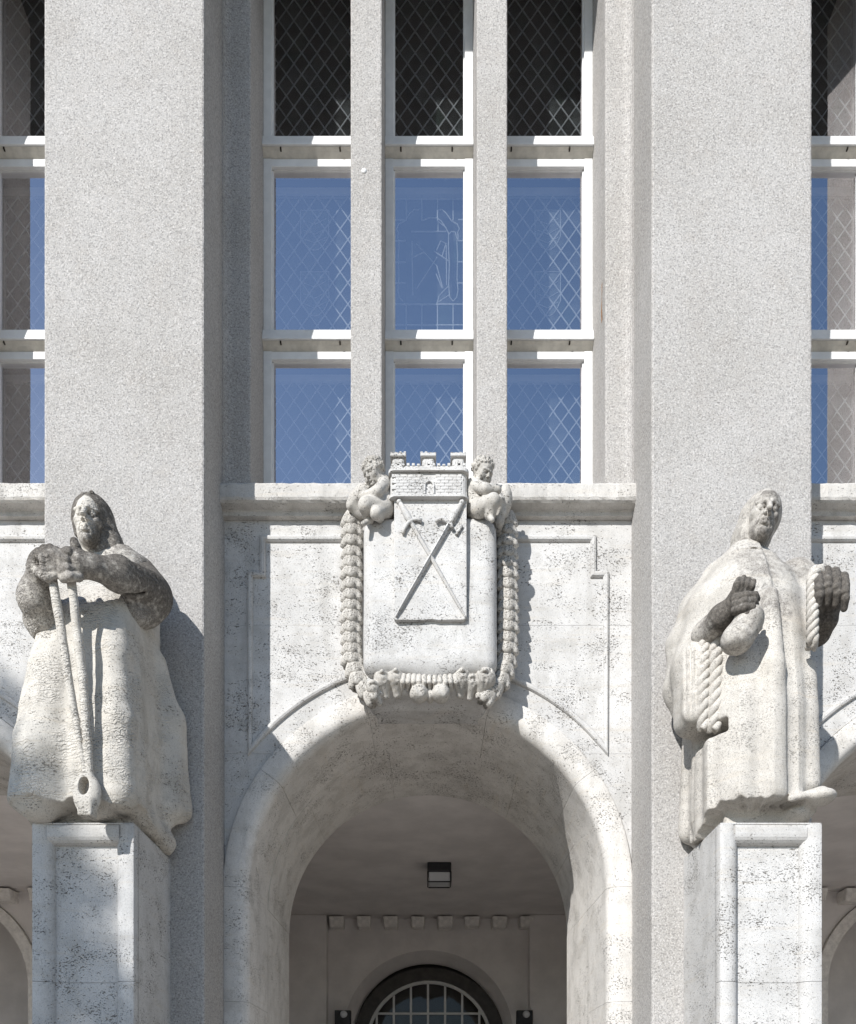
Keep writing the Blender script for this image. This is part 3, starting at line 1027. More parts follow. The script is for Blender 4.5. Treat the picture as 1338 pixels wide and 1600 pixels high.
def frame_from(f, u):
    """columns: side, forward, up of a head or hand"""
    f = np.array(f, float); f /= np.linalg.norm(f)
    u = np.array(u, float); u -= f * (u @ f); u /= np.linalg.norm(u)
    return np.stack([-np.cross(f, u), f, u], 1)     # side points to the viewer's right for a figure facing the camera

def head(S, c, R, H, nose=1.0, wx=1.0, child=False):
    c = np.array(c, float)
    L = lambda x, y, z: c + H * (R @ np.array([x * wx, y, z]))
    E = lambda p, r, k, sub=False: S.ell(p, np.array(r) * H * np.array([wx, 1, 1]), R, k * H, sub)
    E(L(0, -.08, .14), [.35, .43, .37], .06)
    E(L(0, .07, -.10), [.29, .31, .41], .12)
    E(L(0, .12, -.31), [.215, .22, .18], .1)
    E(L(0, .29, -.425), [.10, .09, .075], .07)
    for s in (-1, 1):
        E(L(s * .205, .205, -.09), [.095, .11, .07], .08)                     # cheekbone
        E(L(s * .15, .36, -.008), [.115, .108, .070], .035, True)              # socket
        S.cap(L(s * .05, .385, .085), L(s * .24, .29, .07), .044 * H, .036 * H, .025 * H)
        E(L(s * .148, .292, -.005), [.072, .056, .048], .012)
        S.cap(L(s * .075, .325, .015), L(s * .15, .342, .038), .016 * H, .018 * H, .012 * H)
        S.cap(L(s * .15, .342, .038), L(s * .222, .295, .010), .018 * H, .014 * H, .012 * H)
        S.cap(L(s * .085, .325, -.045), L(s * .21, .295, -.04), .014 * H, .013 * H, .015 * H)
        E(L(s * .055, .395, -.15), [.040, .05, .034], .02)                    # nostril wing
        if not child: S.cap(L(s * .10, .365, -.175), L(s * .15, .29, -.31), .014 * H, .010 * H, .03 * H, True)
        S.cap(L(s * .005, .378, -.236), L(s * .09, .335, -.252), .024 * H, .013 * H, .018 * H)
        S.cap(L(0, .365, -.292), L(s * .075, .332, -.282), .032 * H, .018 * H, .02 * H)
        if child: E(L(s * .17, .23, -.18), [.13, .12, .12], .05)
    S.cap(L(0, .355, .075), L(0, .470 * nose, -.12), .040 * H, .055 * H, .03 * H)
    S.cap(L(-.1, .366, -.266), L(.1, .366, -.266), .012 * H, .012 * H, .010 * H, True)
    S.cap(L(-.08, .345, -.350), L(.08, .345, -.350), .026 * H, .026 * H, .025 * H, True)
    S.cap(L(0, -.08, -.25), L(0, -.14, -.80), .205 * H * wx, .24 * H, .06 * H)
    return L

def hand(S, wrist, R, size, curl=1.0, spread=0.1, thumb=1, k=0.006, lengths=(.82, .95, 1.0, .9), draw_thumb=True):
    """palm, four knuckled fingers and a thumb; R columns: across the palm (towards the thumb), palm normal, along the hand"""
    w = np.array(wrist, float)
    L = lambda x, y, z: w + size * (R @ np.array([x, y, z]))
    S.box(L(0, 0, .24), np.array([.21, .085, .26]) * size, .07 * size, R, .02)
    S.cap(L(0, 0, -.15), L(0, 0, .08), .15 * size, .15 * size, .03)
    for i in range(4):
        x = (-.165 + .11 * i) * thumb
        ln = lengths[3 - i] * .5
        p = np.array([x, 0.0, .45]); ang = 0.25 * curl
        S.ell(L(*p), .068 * size, None, k)
        for seg, fr, r0, r1 in ((0, .44, .062, .056), (1, .32, .056, .05), (2, .24, .05, .042)):
            q = p + ln * fr * np.array([spread * (i - 1.5) * .5 * thumb, math.sin(ang), math.cos(ang)])
            S.cap(L(*p), L(*q), r0 * size, r1 * size, k * 0.6)
            S.ell(L(*q), (r1 + .006) * size, None, k * 0.6)
            p = q; ang += 0.75 * curl
    if not draw_thumb: return
    t0 = np.array([.15 * thumb, .03, .12]); t1 = np.array([.29 * thumb, .09, .30]); t2 = np.array([.26 * thumb, .17 * curl + .04, .46])
    S.cap(L(*t0), L(*t1), .085 * size, .064 * size, .02)
    S.cap(L(*t1), L(*t2), .062 * size, .05 * size, k)

def near(V, pts, r):
    """soft closeness of V to a list of points (with radius)"""
    o = np.zeros(len(V))
    for p in pts:
        rr = p[3] if len(p) > 3 else r
        o = np.maximum(o, 1 - np.linalg.norm(V - np.array(p[:3]), axis=1) / rr)
    return o

# ------------------------------------------------------------------ coat of arms
A = empty('coat_of_arms', (0.0, 0.6, 4.7))
tag(A, 'carved travertine coat of arms with crossed swords, mural crown and two putti above the arch', 'relief')
A_off = Vector((0, -0.6, -4.7))
def arms(o):
    o.location = Vector(o.location) + A_off
    return o
SR = M['stone_relief']
# back slab with rounded lower corners
poly = []
for k in range(13):
    a = math.radians(180 + 90 * k / 12); poly.append((-0.40 + 0.245 * math.cos(a), 5.14 + 0.24 * math.sin(a)))
for k in range(13):
    a = math.radians(270 + 90 * k / 12); poly.append((0.415 + 0.245 * math.cos(a), 5.14 + 0.24 * math.sin(a)))
poly += [(0.66, 6.12), (-0.645, 6.12)]
arms(plate('back_slab', poly, 0.455, 0.612, SR, A, 0.03, 3))
# keystone console under the arms
S = Sculpt((-0.7, 0.25, 4.55), (0.72, 0.75, 5.1), 0.009)
S.box((0.005, 0.55, 4.93), (0.50, 0.19, 0.11), 0.05, None, 0.05)
S.box((0.005, 0.66, 4.83), (0.44, 0.17, 0.07), 0.04, None, 0.08)
for i in range(5):
    S.ell((-.4 + .2 * i, .40, 4.86), (.12, .09, .06), None, .06)
S.rough(0.005, 40, 3)
arms(S.mesh('console', SR, A))
# pillow-shaped field
S = Sculpt((-0.62, 0.10, 4.80), (0.66, 0.66, 6.2), 0.0105)
S.box((0.016, 0.435, 5.492), (0.498, 0.215, 0.585), 0.10, None, 0.0)
S.ell((0.016, 0.28, 5.35), (0.42, 0.075, 0.46), None, 0.06)
S.rough(0.004, 22, 5)
cush = arms(S.mesh('cushion', SR, A))
# the shield
ps = []
xl, xr, zt, zb = -0.247, 0.283, 6.19, 5.255
ps += [(xl, zt), (xl, zb + 0.012), (xl + 0.012, zb)]
xm = (xl + xr) / 2
for k in range(9): 
    t = k / 8
    ps.append((xm - 0.06 + 0.12 * t, zb + 0.011 * (1 - abs(t - 0.5) * 2) ** 1.5))
for k in range(5):
    a = math.radians(-90 + 90 * k / 4); ps.append((xr - 0.035 + 0.035 * math.cos(a), zb + 0.035 + 0.035 * math.sin(a)))
ps += [(xr, zt)]
arms(plate('shield', ps, 0.168, 0.30, SR, A, 0.006))

def sword(p0, p1, y, guard, bow=1):
    """p0 pommel, p1 point, in photograph positions"""
    s = empty('sword', (0, 0, 0), A); s.location = A_off
    a = Vector(W(*p0, y)); b = Vector(W(*p1, y)); d = (b - a).normalized(); L = (b - a).length
    n = Vector((-d.z, 0, d.x))
    V, F = [], []
    for t, w, h in ((0.20, 0.015, 0.032), (0.55, 0.013, 0.030), (0.93, 0.009, 0.024), (1.0, 0.005, 0.014)):
        c = a + d * (L * t)
        V += [c - n * w + Vector((0, 0.03, 0)), c - n * w - Vector((0, h * 0.45, 0)), c - Vector((0, h, 0)), c + n * w - Vector((0, h * 0.45, 0)), c + n * w + Vector((0, 0.03, 0))]
    for i in range(3):
        for j in range(4): F.append((i * 5 + j, i * 5 + j + 1, i * 5 + 6 + j, i * 5 + 5 + j))
    F += [(0, 1, 2, 3, 4), (15, 16, 17, 18, 19)]
    o = mesh_obj('blade', V, F, SR, s)
    bm = bmesh.new(); bm.from_mesh(o.data); bmesh.ops.recalc_face_normals(bm, faces=bm.faces[:]); bm.to_mesh(o.data); bm.free()
    bm = bmesh.new()
    yy = Vector((0, -0.006, 0))
    tube(bm, [a + yy, a + d * 0.02 + yy, a + d * 0.05 + yy, a + d * 0.12 + yy, a + d * 0.165 + yy, a + d * (0.2 * L) + yy], [0.012, 0.017, 0.021, 0.027, 0.022, 0.014], 10)
    bm_obj('grip', bm, SR, s, True)
    bm = bmesh.new()
    bmesh.ops.create_icosphere(bm, subdivisions=2, radius=0.02, matrix=Matrix.Translation(a + yy))
    bm_obj('pommel', bm, SR, s, True)
    bm = bmesh.new()
    gp = [Vector(W(x, yy_, y)) + Vector((0, -0.014, 0)) for x, yy_ in guard]
    tube(bm, gp, [0.012] + [0.0135] * (len(gp) - 2) + [0.015], 8)
    bm_obj('guard', bm, SR, s, True)
    return s
sword((624, 785), (727, 964), 0.166, [(630, 836), (632, 828), (638, 819), (645, 814.5), (652, 813), (659, 816)])
sword((722, 786), (619, 964), 0.160, [(681, 817), (685, 814), (691, 813), (698, 816), (704, 821), (707, 827)])
bm = bmesh.new()
tube(bm, [W(722, 821, 0.158), W(713, 836, 0.158)], 0.011, 8)
g2 = bm_obj('guard_branch', bm, SR, A, True); arms(g2)

# mural crown
cr = empty('mural_crown', (0, 0, 0), A); cr.location = A_off
def xz(x, y, Y): 
    p = W(x, y, Y); return p[0], p[2]
cy0 = 0.135
x0, z1 = xz(608, 738, cy0); x1, z0 = xz(732, 775.5, cy0)
# gently curved front: sections with rounded ends
def crown_prof(x0, x1, y, r=0.05):
    pts = [(x1, 0.46), (x0, 0.46)]
    for k in range(5):
        a = math.radians(180 + 90 * k / 4); pts.append((x0 + r + r * math.cos(a), y + r + r * math.sin(a)))
    for k in range(5):
        a = math.radians(270 + 90 * k / 4); pts.append((x1 - r + r * math.cos(a), y + r + r * math.sin(a)))
    return pts
prism_z('crown_band', crown_prof(x0 + 0.006, x1 - 0.006, cy0 + 0.012), z0 + 0.012, z1 + 0.004, SR, cr, zs=[z0 + 0.012, z1 + 0.004])
prism_z('crown_base_moulding', crown_prof(x0 - 0.004, x1 + 0.004, cy0 - 0.008), z0 - 0.004, z0 + 0.011, SR, cr, zs=[z0 - 0.004, z0 + 0.011])
prism_z('crown_ledge', crown_prof(x0 - 0.006, x1 + 0.006, cy0 - 0.014), z1 + 0.006, z1 + 0.028, SR, cr, zs=[z1 + 0.006, z1 + 0.028])
# joint work on the band: low brick faces, too small to single out
bm = bmesh.new()
rows = 7
dxl, dxr = xz(664, 0, cy0)[0], xz(678, 0, cy0)[0]
for r in range(rows):
    za = z0 + 0.016 + (z1 - z0 - 0.02) * r / rows; zb_ = za + (z1 - z0 - 0.02) / rows - 0.0035
    x = x0 + 0.05 + (0.0 if r % 2 else -0.03)
    while x < x1 - 0.05:
        xe = min(x + 0.056, x1 - 0.045)
        if xe - x > 0.015 and not (xe > dxl - 0.012 and x < dxr + 0.012):
            add_box(bm, x, xe - 0.004, cy0 + 0.0075 + random.uniform(-0.001, 0.001), cy0 + 0.02, za, zb_)
        elif xe > dxl - 0.012 and x < dxl - 0.012: add_box(bm, x, dxl - 0.014, cy0 + 0.0078, cy0 + 0.02, za, zb_)
        elif x < dxr + 0.012 and xe > dxr + 0.03: add_box(bm, dxr + 0.014, xe - 0.004, cy0 + 0.0078, cy0 + 0.02, za, zb_)
        x += 0.06
tag(bm_obj('brick_courses', bm, SR, cr), kind='stuff')
# arched gate
gate = []
gx = (dxl + dxr) / 2; gw = (dxr - dxl) / 2
zt_ = xz(0, 751, cy0)[1]
bm = bmesh.new()
tube(bm, [(gx - gw, cy0 + 0.004, z0 + 0.02)] + [(gx + gw * math.cos(math.radians(180 - 18 * k)), cy0 + 0.004, zt_ - gw + gw * math.sin(math.radians(18 * k))) for k in range(11)] + [(gx + gw, cy0 + 0.004, z0 + 0.02)], 0.0075, 6)
bm_obj('gate_surround', bm, SR, cr)
# parapet with small merlons
bm = bmesh.new()
pz = z1 + 0.028
add_box(bm, x0 + 0.012, x1 - 0.012, cy0 + 0.002, 0.40, pz - 0.002, pz + 0.02)
for i in range(15):
    xx = x0 + 0.03 + i * (x1 - x0 - 0.06) / 14
    add_box(bm, xx - 0.011, xx + 0.011, cy0 - 0.004, cy0 + 0.05, pz + 0.018, pz + 0.036 + random.uniform(-0.004, 0.004), 0.003, 1)
bm_obj('parapet', bm, SR, cr)
for xa, xb in ((611, 634), (658, 681), (705, 728)):
    ta, tz1 = xz(xa + 2, 715, cy0); tb, _ = xz(xb - 2, 0, cy0)
    tw = prism_z('tower', crown_prof(ta, tb, cy0 - 0.004, 0.02), pz, tz1, SR, cr, zs=[pz, tz1])
    bm = bmesh.new()
    add_box(bm, ta - 0.013, tb + 0.013, cy0 - 0.022, 0.40, tz1 - 0.004, tz1 + 0.022, 0.004, 1)
    for i in range(4):
        xx = ta - 0.004 + (tb - ta + 0.008) * i / 3
        add_box(bm, xx - 0.010, xx + 0.010, cy0 - 0.02, cy0 + 0.03, tz1 + 0.02, tz1 + 0.030 + random.uniform(-0.005, 0.004), 0.004, 1)
    c_ = bm_obj('tower_cap', bm, SR, cr)
    bm = bmesh.new()
    for q in (0.3, 0.72):
        xx = ta + (tb - ta) * q
        add_box(bm, xx - 0.009, xx - 0.006, cy0 - 0.007, cy0 + 0.01, pz + 0.03, tz1 - 0.03)
        add_box(bm, xx + 0.006, xx + 0.009, cy0 - 0.007, cy0 + 0.01, pz + 0.03, tz1 - 0.03)
    bm_obj('tower_windows', bm, SR, cr)

# putti
def putto(side):
    r = np.random.default_rng(11 + side)
    if side < 0:
        S = Sculpt(W(536, 822, .45) - [0, .45, .3], W(618, 700, .45), 0.0042)
        hc = W(583, 739, 0.20)
        R = frame_from((-.62, -.62, -.48), (-.25, -.1, 1))
        S.chain([W(597, 759, .28), W(600, 778, .27), W(601, 793, .27)], [.075, .072, .085], .03)
        S.ell(W(602, 792, .24), (.075, .085, .075), None, .03)
        S.ell(W(593, 756, .25), (.07, .07, .05), None, .03)
        S.chain([W(601, 756, .20), W(590, 768, .13), W(569, 776, .16)], [.045, .040, .028], .015)
        S.ell(W(567, 777, .16), (.033, .03, .028), None, .012)
        S.chain([W(580, 757, .26), W(568, 768, .25), W(574, 781, .22)], [.042, .036, .028], .015)
        S.chain([W(600, 795, .22), W(572, 789, .13)], [.068, .056], .02)
        S.chain([W(571, 791, .13), W(574, 805, .2), W(580, 812, .22)], [.05, .034, .026], .012)
        S.chain([W(597, 798, .2), W(588, 802, .14), W(594, 810, .2)], [.05, .045, .03], .012)
        S.cap(W(580, 812, .2), W(568, 818, .15), .022, .018, .01)
        for i in range(5):
            S.chain([W(566 - 3 * i, 762 + 3 * i, .36), W(557 - 2 * i, 778 + 3 * i, .33), W(556 + 2 * i, 800 + i, .36)], [.03, .036, .03], .012)
    else:
        S = Sculpt(W(722, 826, .45) - [0, .45, .3], W(812, 700, .45), 0.0042)
        hc = W(755, 739, 0.20)
        R = frame_from((.60, -.62, -.50), (.1, -.1, 1))
        S.chain([W(742, 762, .27), W(742, 778, .26), W(745, 795, .27)], [.07, .072, .085], .03)
        S.ell(W(748, 795, .25), (.075, .085, .07), None, .03)
        S.chain([W(744, 759, .19), W(758, 764, .13), W(775, 766, .15)], [.045, .038, .028], .015)
        S.ell(W(777, 766, .15), (.033, .03, .027), None, .012)
        S.chain([W(750, 795, .2), W(771, 783, .10)], [.065, .052], .018)
        S.chain([W(771, 784, .10), W(767, 802, .14), W(764, 806, .16)], [.05, .038, .03], .012)
        S.cap(W(764, 806, .15), W(769, 812, .11), .024, .019, .01)
        S.ell(W(788, 781, .34), (.062, .08, .105), None, .02)
        for i in range(6):
            a = i / 5
            S.chain([W(777 + 18 * a, 760 + 2 * i, .28 + .1 * a), W(781 + 14 * a, 780, .24 + .12 * a), W(782 + 10 * a, 800 + 2 * i, .30 + .08 * a)], [.014, .02, .014], .008)
        S.chain([W(782, 802, .32), W(780, 816, .34), W(779, 826, .38)], [.045, .035, .03], .02)
    H = 0.175
    L = head(S, hc, R, H, 0.90, 1.0, True)
    # curly hair: a cap with small curls set all over it
    S.ell(L(0, -.11, .17), np.array([.40, .45, .39]) * H, R, .02 * H)
    S.ell(L(0, .52, -.20), np.array([.34, .50, .46]) * H, R, .02 * H, True)
    nc = 90
    for i in range(nc):
        zz_ = 1 - 1.45 * (i + .5) / nc; ph = i * 2.39996
        q = math.sqrt(max(0, 1 - zz_ * zz_)); u = np.array([q * math.cos(ph), q * math.sin(ph), zz_])
        p = np.array([u[0] * .41, -.11 + u[1] * .46, .17 + u[2] * .40]) + r.normal(size=3) * .012
        if p[1] > .12 and p[2] < .30: continue
        S.ell(L(*p), r.uniform(.065, .09) * H, None, .006 * H)
        S.ell(L(*(p * 1.13 + np.array([0, .01, -.02]))), .032 * H, None, .0, True)
    L2 = head(S, hc, R, H, 0.90, 1.0, True)
    S.rough(0.0016, 110, 20)
    return arms(S.mesh('putto', M['stone_carved'], A))
putto(-1); putto(1)

# husk garlands left, right; knots and fluted roll below
def husk_mesh():
    V, F = [], []
    n, m = 40, 7
    for j in range(m + 1):
        t = j / m
        rr = (0.70 + 0.34 * math.sin(min(1, t * 1.25) * math.pi / 2)) if t < 0.86 else 1.04 - (t - 0.86) * 2.2
        for i in range(n):
            a = 2 * math.pi * i / n
            b_ = abs(math.cos(2.5 * (a + math.pi / 2))) ** 0.7
            lobe = 0.86 + 0.26 * b_ * t
            droop = 0.022 * b_ * t ** 2
            V.append((0.080 * rr * lobe * math.cos(a), 0.072 * rr * lobe * math.sin(a), 0.052 - 0.104 * t - droop))
    for j in range(m):
        for i in range(n):
            a, b = j * n + i, j * n + (i + 1) % n
            F.append((a, a + n, b + n, b))
    F.append(tuple(range(n))); F.append(tuple(m * n + i for i in range(n - 1, -1, -1)))
    return V, F
hv, hf = husk_mesh()
hsrc = None
path = [(551, 812), (550, 900), (549, 990), (551, 1035), (560, 1065), (580, 1087)]
def along(path, step):
    P = [np.array(p, float) for p in path]
    out, acc = [], 0.0
    seg = [np.linalg.norm(P[i + 1] - P[i]) for i in range(len(P) - 1)]
    tot = sum(seg); n = int(tot / step)
    for k in range(n + 1):
        d = k * tot / n
        for i, s_ in enumerate(seg):
            if d <= s_ + 1e-6:
                t = d / s_; q = P[i] * (1 - t) + P[i + 1] * t; tg = P[i + 1] - P[i]
                out.append((q, math.atan2(tg[0], tg[1]))); break
            d -= s_
    return out
for side in (-1, 1):
    gl = empty('garland', (0, 0, 0), A); gl.location = A_off
    for (q, ang) in along(path, 16.3):
        x, y = q
        if side > 0: x = 2 * 671.5 - x; ang = -ang
        if hsrc is None:
            hsrc = mesh_obj('husk', hv, hf, M['stone_carved'], gl, True); o = hsrc
        else:
            o = link_copy(hsrc, gl)
        o.location = W(x, y, 0.435 - 0.09 * max(0, (y - 1035) / 55))
        o.rotation_euler = (random.uniform(-.07, .07), -ang + random.uniform(-.06, .06), random.uniform(-.15, .15))
        sc = random.uniform(0.95, 1.06) * (0.92 if y > 1060 else 1.0)
        o.scale = (sc, sc, random.uniform(0.96, 1.08))
S = Sculpt(W(575, 1118, .45) - [0, .36, .12], W(785, 1030, .45) + [0, .1, 0], 0.0048)
for x, y, w, tl in ((598, 1064, 1.15, .25), (619, 1062, 1.2, .1), (722, 1062, 1.2, -.1), (757, 1064, 1.5, -.25), (738, 1068, .8, -.15), (584, 1078, .9, .5)):
    c = W(x, y, .31)
    e = np.array([math.sin(tl), 0, -math.cos(tl)])
    S.cap(c + [0, 0, .025], c - e * .02 + [0, -.01, 0], .040 * w, .052 * w, .02)
    S.cap(c, c + e * .085 + [0, .05, 0], .052 * w, .028 * w, .02)
    for i in range(5):
        u = -.040 + .020 * i
        S.chain([c + [u * .6 * w, -.055, .055], c + [u * w, -.075 * w, .0], c + [u * 1.3 * w, -.045, -.065]], [.007, .009, .008], .012, True)
    S.ell(c + e * .03 + [0.01, -.068 * w, 0], (.022 * w, .03, .016), None, .01, True)
    S.chain([c + [-.045 * w, -.03, .02], c + [0, -.066 * w, .032], c + [.045 * w, -.03, .02]], [.012, .014, .012], .006)
S.cap(W(628, 1066, .34), W(715, 1066, .34), .06, .06, .02)
for i in range(11):
    x = 630 + i * 8.3
    sk = (i - 5) * .7
    S.chain([W(x - sk, 1048, .33), W(x - sk * .4, 1056, .275), W(x, 1066, .27), W(x + sk * .6, 1080, .33)], [.013, .019, .019, .010], .003)
for x in (655, 689):
    c = W(x, 1084, .33)
    S.ell(c, (.070, .085, .066), None, .012)
    S.cap(c + [-.02, -.085, .03], c + [.015, -.085, -.03], .016, .016, .02, True)
S.ell(W(672, 1088, .36), (.03, .06, .05), None, .01)
S.rough(0.002, 90, 21)
arms(S.mesh('knotted_swag', M['stone_carved'], A))

# ------------------------------------------------------------------ pedestals
PED_Z = 3.46
def pedestal(cx, label):
    t = empty('pedestal', (cx, -0.375, 0))
    tag(t, label, 'pedestal', 'statue pedestals on the piers')
    off = Vector((-cx, 0.375, 0))
    x0, x1, y0, y1 = cx - 0.319, cx + 0.319, -0.75, 0.0
    bm = bmesh.new()
    fr = 0.125                                    # width of the rounded frame
    add_box(bm, x0, x1, y0 + 0.075, y1 - 0.002, 0.0, PED_Z - 0.01)
    o = bm_obj('shaft', bm, M['stone_pedestal'], t); o.location = off
    # rounded frame: left, right stiles in courses, top rail
    def stile(xa, xb, inner, za, zb):
        s_ = 1 if xb > xa else -1
        w = abs(xb - xa)
        pr = [(xa, y0 + 0.08), (xa, y0 + 0.012), (xa + s_ * 0.004, y0 + 0.004), (xa + s_ * 0.015, y0)]
        for k in range(6):
            a = math.radians(90 * k / 5)
            pr.append((xb - s_ * 0.07 + s_ * 0.07 * math.sin(a), y0 + 0.07 * (1 - math.cos(a))))
        pr.append((xb, y0 + 0.08))
        o = prism_z('frame_stone', pr, za, zb, M['stone_pedestal'], t, zs=[za, zb]); o.location = off
        o.data.shade_smooth()
        if hasattr(o.data, 'set_sharp_from_angle'): o.data.set_sharp_from_angle(angle=math.radians(35))
    for za, zb in ((0.0, 1.4), (1.403, 2.47), (2.473, PED_Z - 0.012)):
        stile(x0, x0 + fr, 1, za, zb); stile(x1, x1 - fr, -1, za, zb)
    pr = [(y0 + 0.08, PED_Z - 0.012), (y0 + 0.012, PED_Z - 0.012), (y0 + 0.003, PED_Z - 0.018), (y0, PED_Z - 0.03)]
    for k in range(6):
        a = math.radians(90 * k / 5)
        pr.append((y0 + 0.07 * (1 - math.cos(a)), PED_Z - 0.10 + 0.06 - 0.06 - 0.06 * math.sin(a) + 0.03))
    pr.append((y0 + 0.08, PED_Z - 0.13))
    o = prism_x('top_rail', pr, x0 + fr - 0.03, x1 - fr + 0.03, M['stone_pedestal'], t, 2.0); o.location = off
    # field stones
    for za, zb in ((0.1, 1.4), (1.403, 2.47), (2.473, PED_Z - 0.12)):
        o = box('field_stone', x0 + fr - 0.02, x1 - fr + 0.02, y0 + 0.066, y0 + 0.1, za, zb, M['stone_pedestal'], t); o.location = off
    o = box('top_slab', x0 + 0.004, x1 - 0.004, y0 + 0.006, y1 - 0.003, PED_Z - 0.0115, PED_Z, M['stone_pedestal'], t, 0.004); o.location = off
    return t
pedestal(-2.147, 'travertine pedestal with framed panel under the figure holding tongs')
pedestal(2.135, 'travertine pedestal with framed panel under the robed figure holding a rope')

# ------------------------------------------------------------------ statue with tongs
def finish(o, root):
    o.parent = root; o.location = -Vector(root.location); return o

ST = empty('statue', (-2.16, -0.42, PED_Z))
tag(ST, 'weathered stone figure in a hood gripping long tongs, its arms blackened', 'statue', 'pier statues')
FG = M['stone_figure']
S = Sculpt((-2.72, -1.06, 3.42), (-1.62, 0.02, 5.48), 0.0092)
def foldL(th, z):
    t = np.clip((5.0 - z) / 1.5, 0, 1)
    right = np.exp(-(th / 0.7) ** 2)          # keep the right flank flat
    return (0.020 * np.sin(7 * th + 1.3 + 0.8 * z) + 0.012 * np.sin(13 * th + 2.0)) * t * (1 - 0.8 * right)
def hemL(th):
    return 0.03 + 0.085 * np.clip(-np.sin(th), 0, 1) ** .6 + 0.025 * np.sin(3 * th + 2.2) + 0.014 * np.sin(8 * th) + 0.006 * np.sin(27 * th)
S.loft([(3.462, -2.18, -0.43, 0.385, 0.455), (3.60, -2.18, -0.43, 0.39, 0.46), (4.15, -2.175, -0.42, 0.37, 0.445), (4.55, -2.155, -0.40, 0.325, 0.41),
        (4.82, -2.14, -0.38, 0.285, 0.375), (5.0, -2.135, -0.36, 0.275, 0.33), (5.15, -2.13, -0.33, 0.28, 0.26), (5.28, -2.12, -0.32, 0.23, 0.2), (5.36, -2.11, -0.34, 0.14, 0.15)], 5.5, foldL, hemL, 0.0)
# knee pushed forward under the cloth, flat right-hand front, side drapery
S.chain([W(92, 1050, -.74), W(72, 1170, -.78), W(62, 1248, -.76)], [.11, .145, .15], .09)
S.chain([W(172, 960, -.70), W(178, 1020, -.77), W(184, 1130, -.80), W(188, 1240, -.81)], [.07, .085, .09, .10], .06)
S.chain([W(240, 1040, -.20), W(262, 1130, -.14), W(266, 1260, -.14)], [.08, .10, .11], .10)
S.chain([W(276, 1120, -.08), W(284, 1270, -.06)], [.05, .07], .05)
for (xa, ya, xb, yb, Y, r) in ((246, 1080, 252, 1300, -.42, .016), (60, 1110, 52, 1240, -.72, .012)):
    S.cap(W(xa, ya, Y), W(xb, yb, Y), r, r * 1.4, .03, True)
# deep furrow beside the tongs
S.cap(W(150, 1060, -.915), W(156, 1240, -.93), .014, .022, .03, True)
S.chain([W(108, 960, -.80), W(112, 1080, -.90), W(118, 1235, -.93)], [.016, .02, .026], .03, True)
# shoes and rolled hem at the feet
S.ell(W(82, 1266, -.66), (.15, .13, .06), None, .03)
S.cap(W(193, 1255, -.76), W(262, 1318, -.12), .055, .06, .05)
S.box((-2.15, -0.36, 3.53), (0.27, 0.30, 0.08), 0.03, None, 0.03)
S.ell(W(160, 1272, -.70), (.10, .14, .05), None, .03)
# shoulders, upper arm mass
S.ell(W(205, 903, -.32), (.18, .2, .13), None, .08)
S.ell(W(98, 912, -.32), (.16, .18, .13), None, .08)
S.rough(0.006, 16, 2); S.rough(0.003, 55, 4)
def sootR(V):
    return np.clip(near(V, [(*W(225, 905, -.4), .30), (*W(200, 880, -.4), .30), (*W(235, 945, -.4), .28), (*W(80, 900, -.4), .25)], .3) * 1.5, 0, 1) * 0.8
finish(S.mesh('robe', FG, None, sootR), ST)

# arms and hands
S = Sculpt((-2.74, -1.24, 4.62), (-1.62, -0.05, 5.58), 0.0068)
el_ = W(238, 930, -.50)
S.chain([W(214, 897, -.30), el_], [.12, .13], .05)
S.ell(W(222, 938, -.52), (.15, .17, .13), None, .05)
S.chain([W(232, 920, -.60), W(185, 897, -.86), W(140, 884, -.98)], [.105, .095, .062], .04)
S.chain([W(225, 955, -.5), W(205, 955, -.62)], [.10, .09], .05)
for i in range(4):
    S.cap(W(242 - 14 * i, 905 + 6 * i, -.66 - .04 * i), W(205 - 12 * i, 940 - 4 * i, -.78 - .02 * i), .010, .012, .02, True)
# near hand: wrist, back of the hand, four knuckled fingers wrapped round the tongs, thumb up
S.chain([W(145, 885, -.98), W(126, 882, -1.0)], [.062, .075], .03)
S.ell(W(122, 882, -1.0), (.055, .055, .095), None, .02)
for i in range(4):
    y = 863 + 12.5 * i; o_ = (0, 3, 2, -3)[i]
    S.chain([W(124, y + 1, -1.02), W(105 - o_, y, -1.06), W(96 - o_, y + 3, -1.03), W(100 - o_, y + 5, -.97)], [.027, .029, .026, .022], .004)
    S.ell(W(106 - o_, y - 1, -1.075), (.024, .018, .022), None, .005)
S.chain([W(122, 868, -1.02), W(119, 857, -1.03), W(116, 846, -1.02)], [.032, .029, .024], .006)
# far arm: wide sleeve rising to the fist
S.chain([W(76, 905, -.36), W(68, 968, -.66)], [.12, .12], .05)
S.chain([W(72, 975, -.70), W(56, 935, -.84), W(62, 893, -.93)], [.10, .10, .068], .05)
S.ell(W(75, 985, -.70), (.09, .12, .075), None, .06)
for i in range(3):
    S.cap(W(58 + 9 * i, 985 - 4 * i, -.86), W(66 + 7 * i, 925, -.97), .010, .010, .025, True)
S.ell(W(64, 884, -.95), (.075, .065, .095), None, .03)
for i in range(4):
    x = 58 + 9 * i; d = (6, 1, 0, 4)[i]
    S.chain([W(x - 2, 872 + d, -.99), W(x + 3, 859 + d, -1.03), W(x + 10, 868 + d, -1.07), W(x + 11, 888 + d, -1.05), W(x + 8, 896 + d, -1.0)], [.028, .029, .027, .024, .020], .004)
    S.ell(W(x + 3, 857 + d, -1.04), (.025, .022, .02), None, .005)
S.chain([W(60, 895, -1.0), W(74, 902, -1.04), W(86, 899, -1.04)], [.03, .027, .022], .006)
S.rough(0.004, 40, 6)
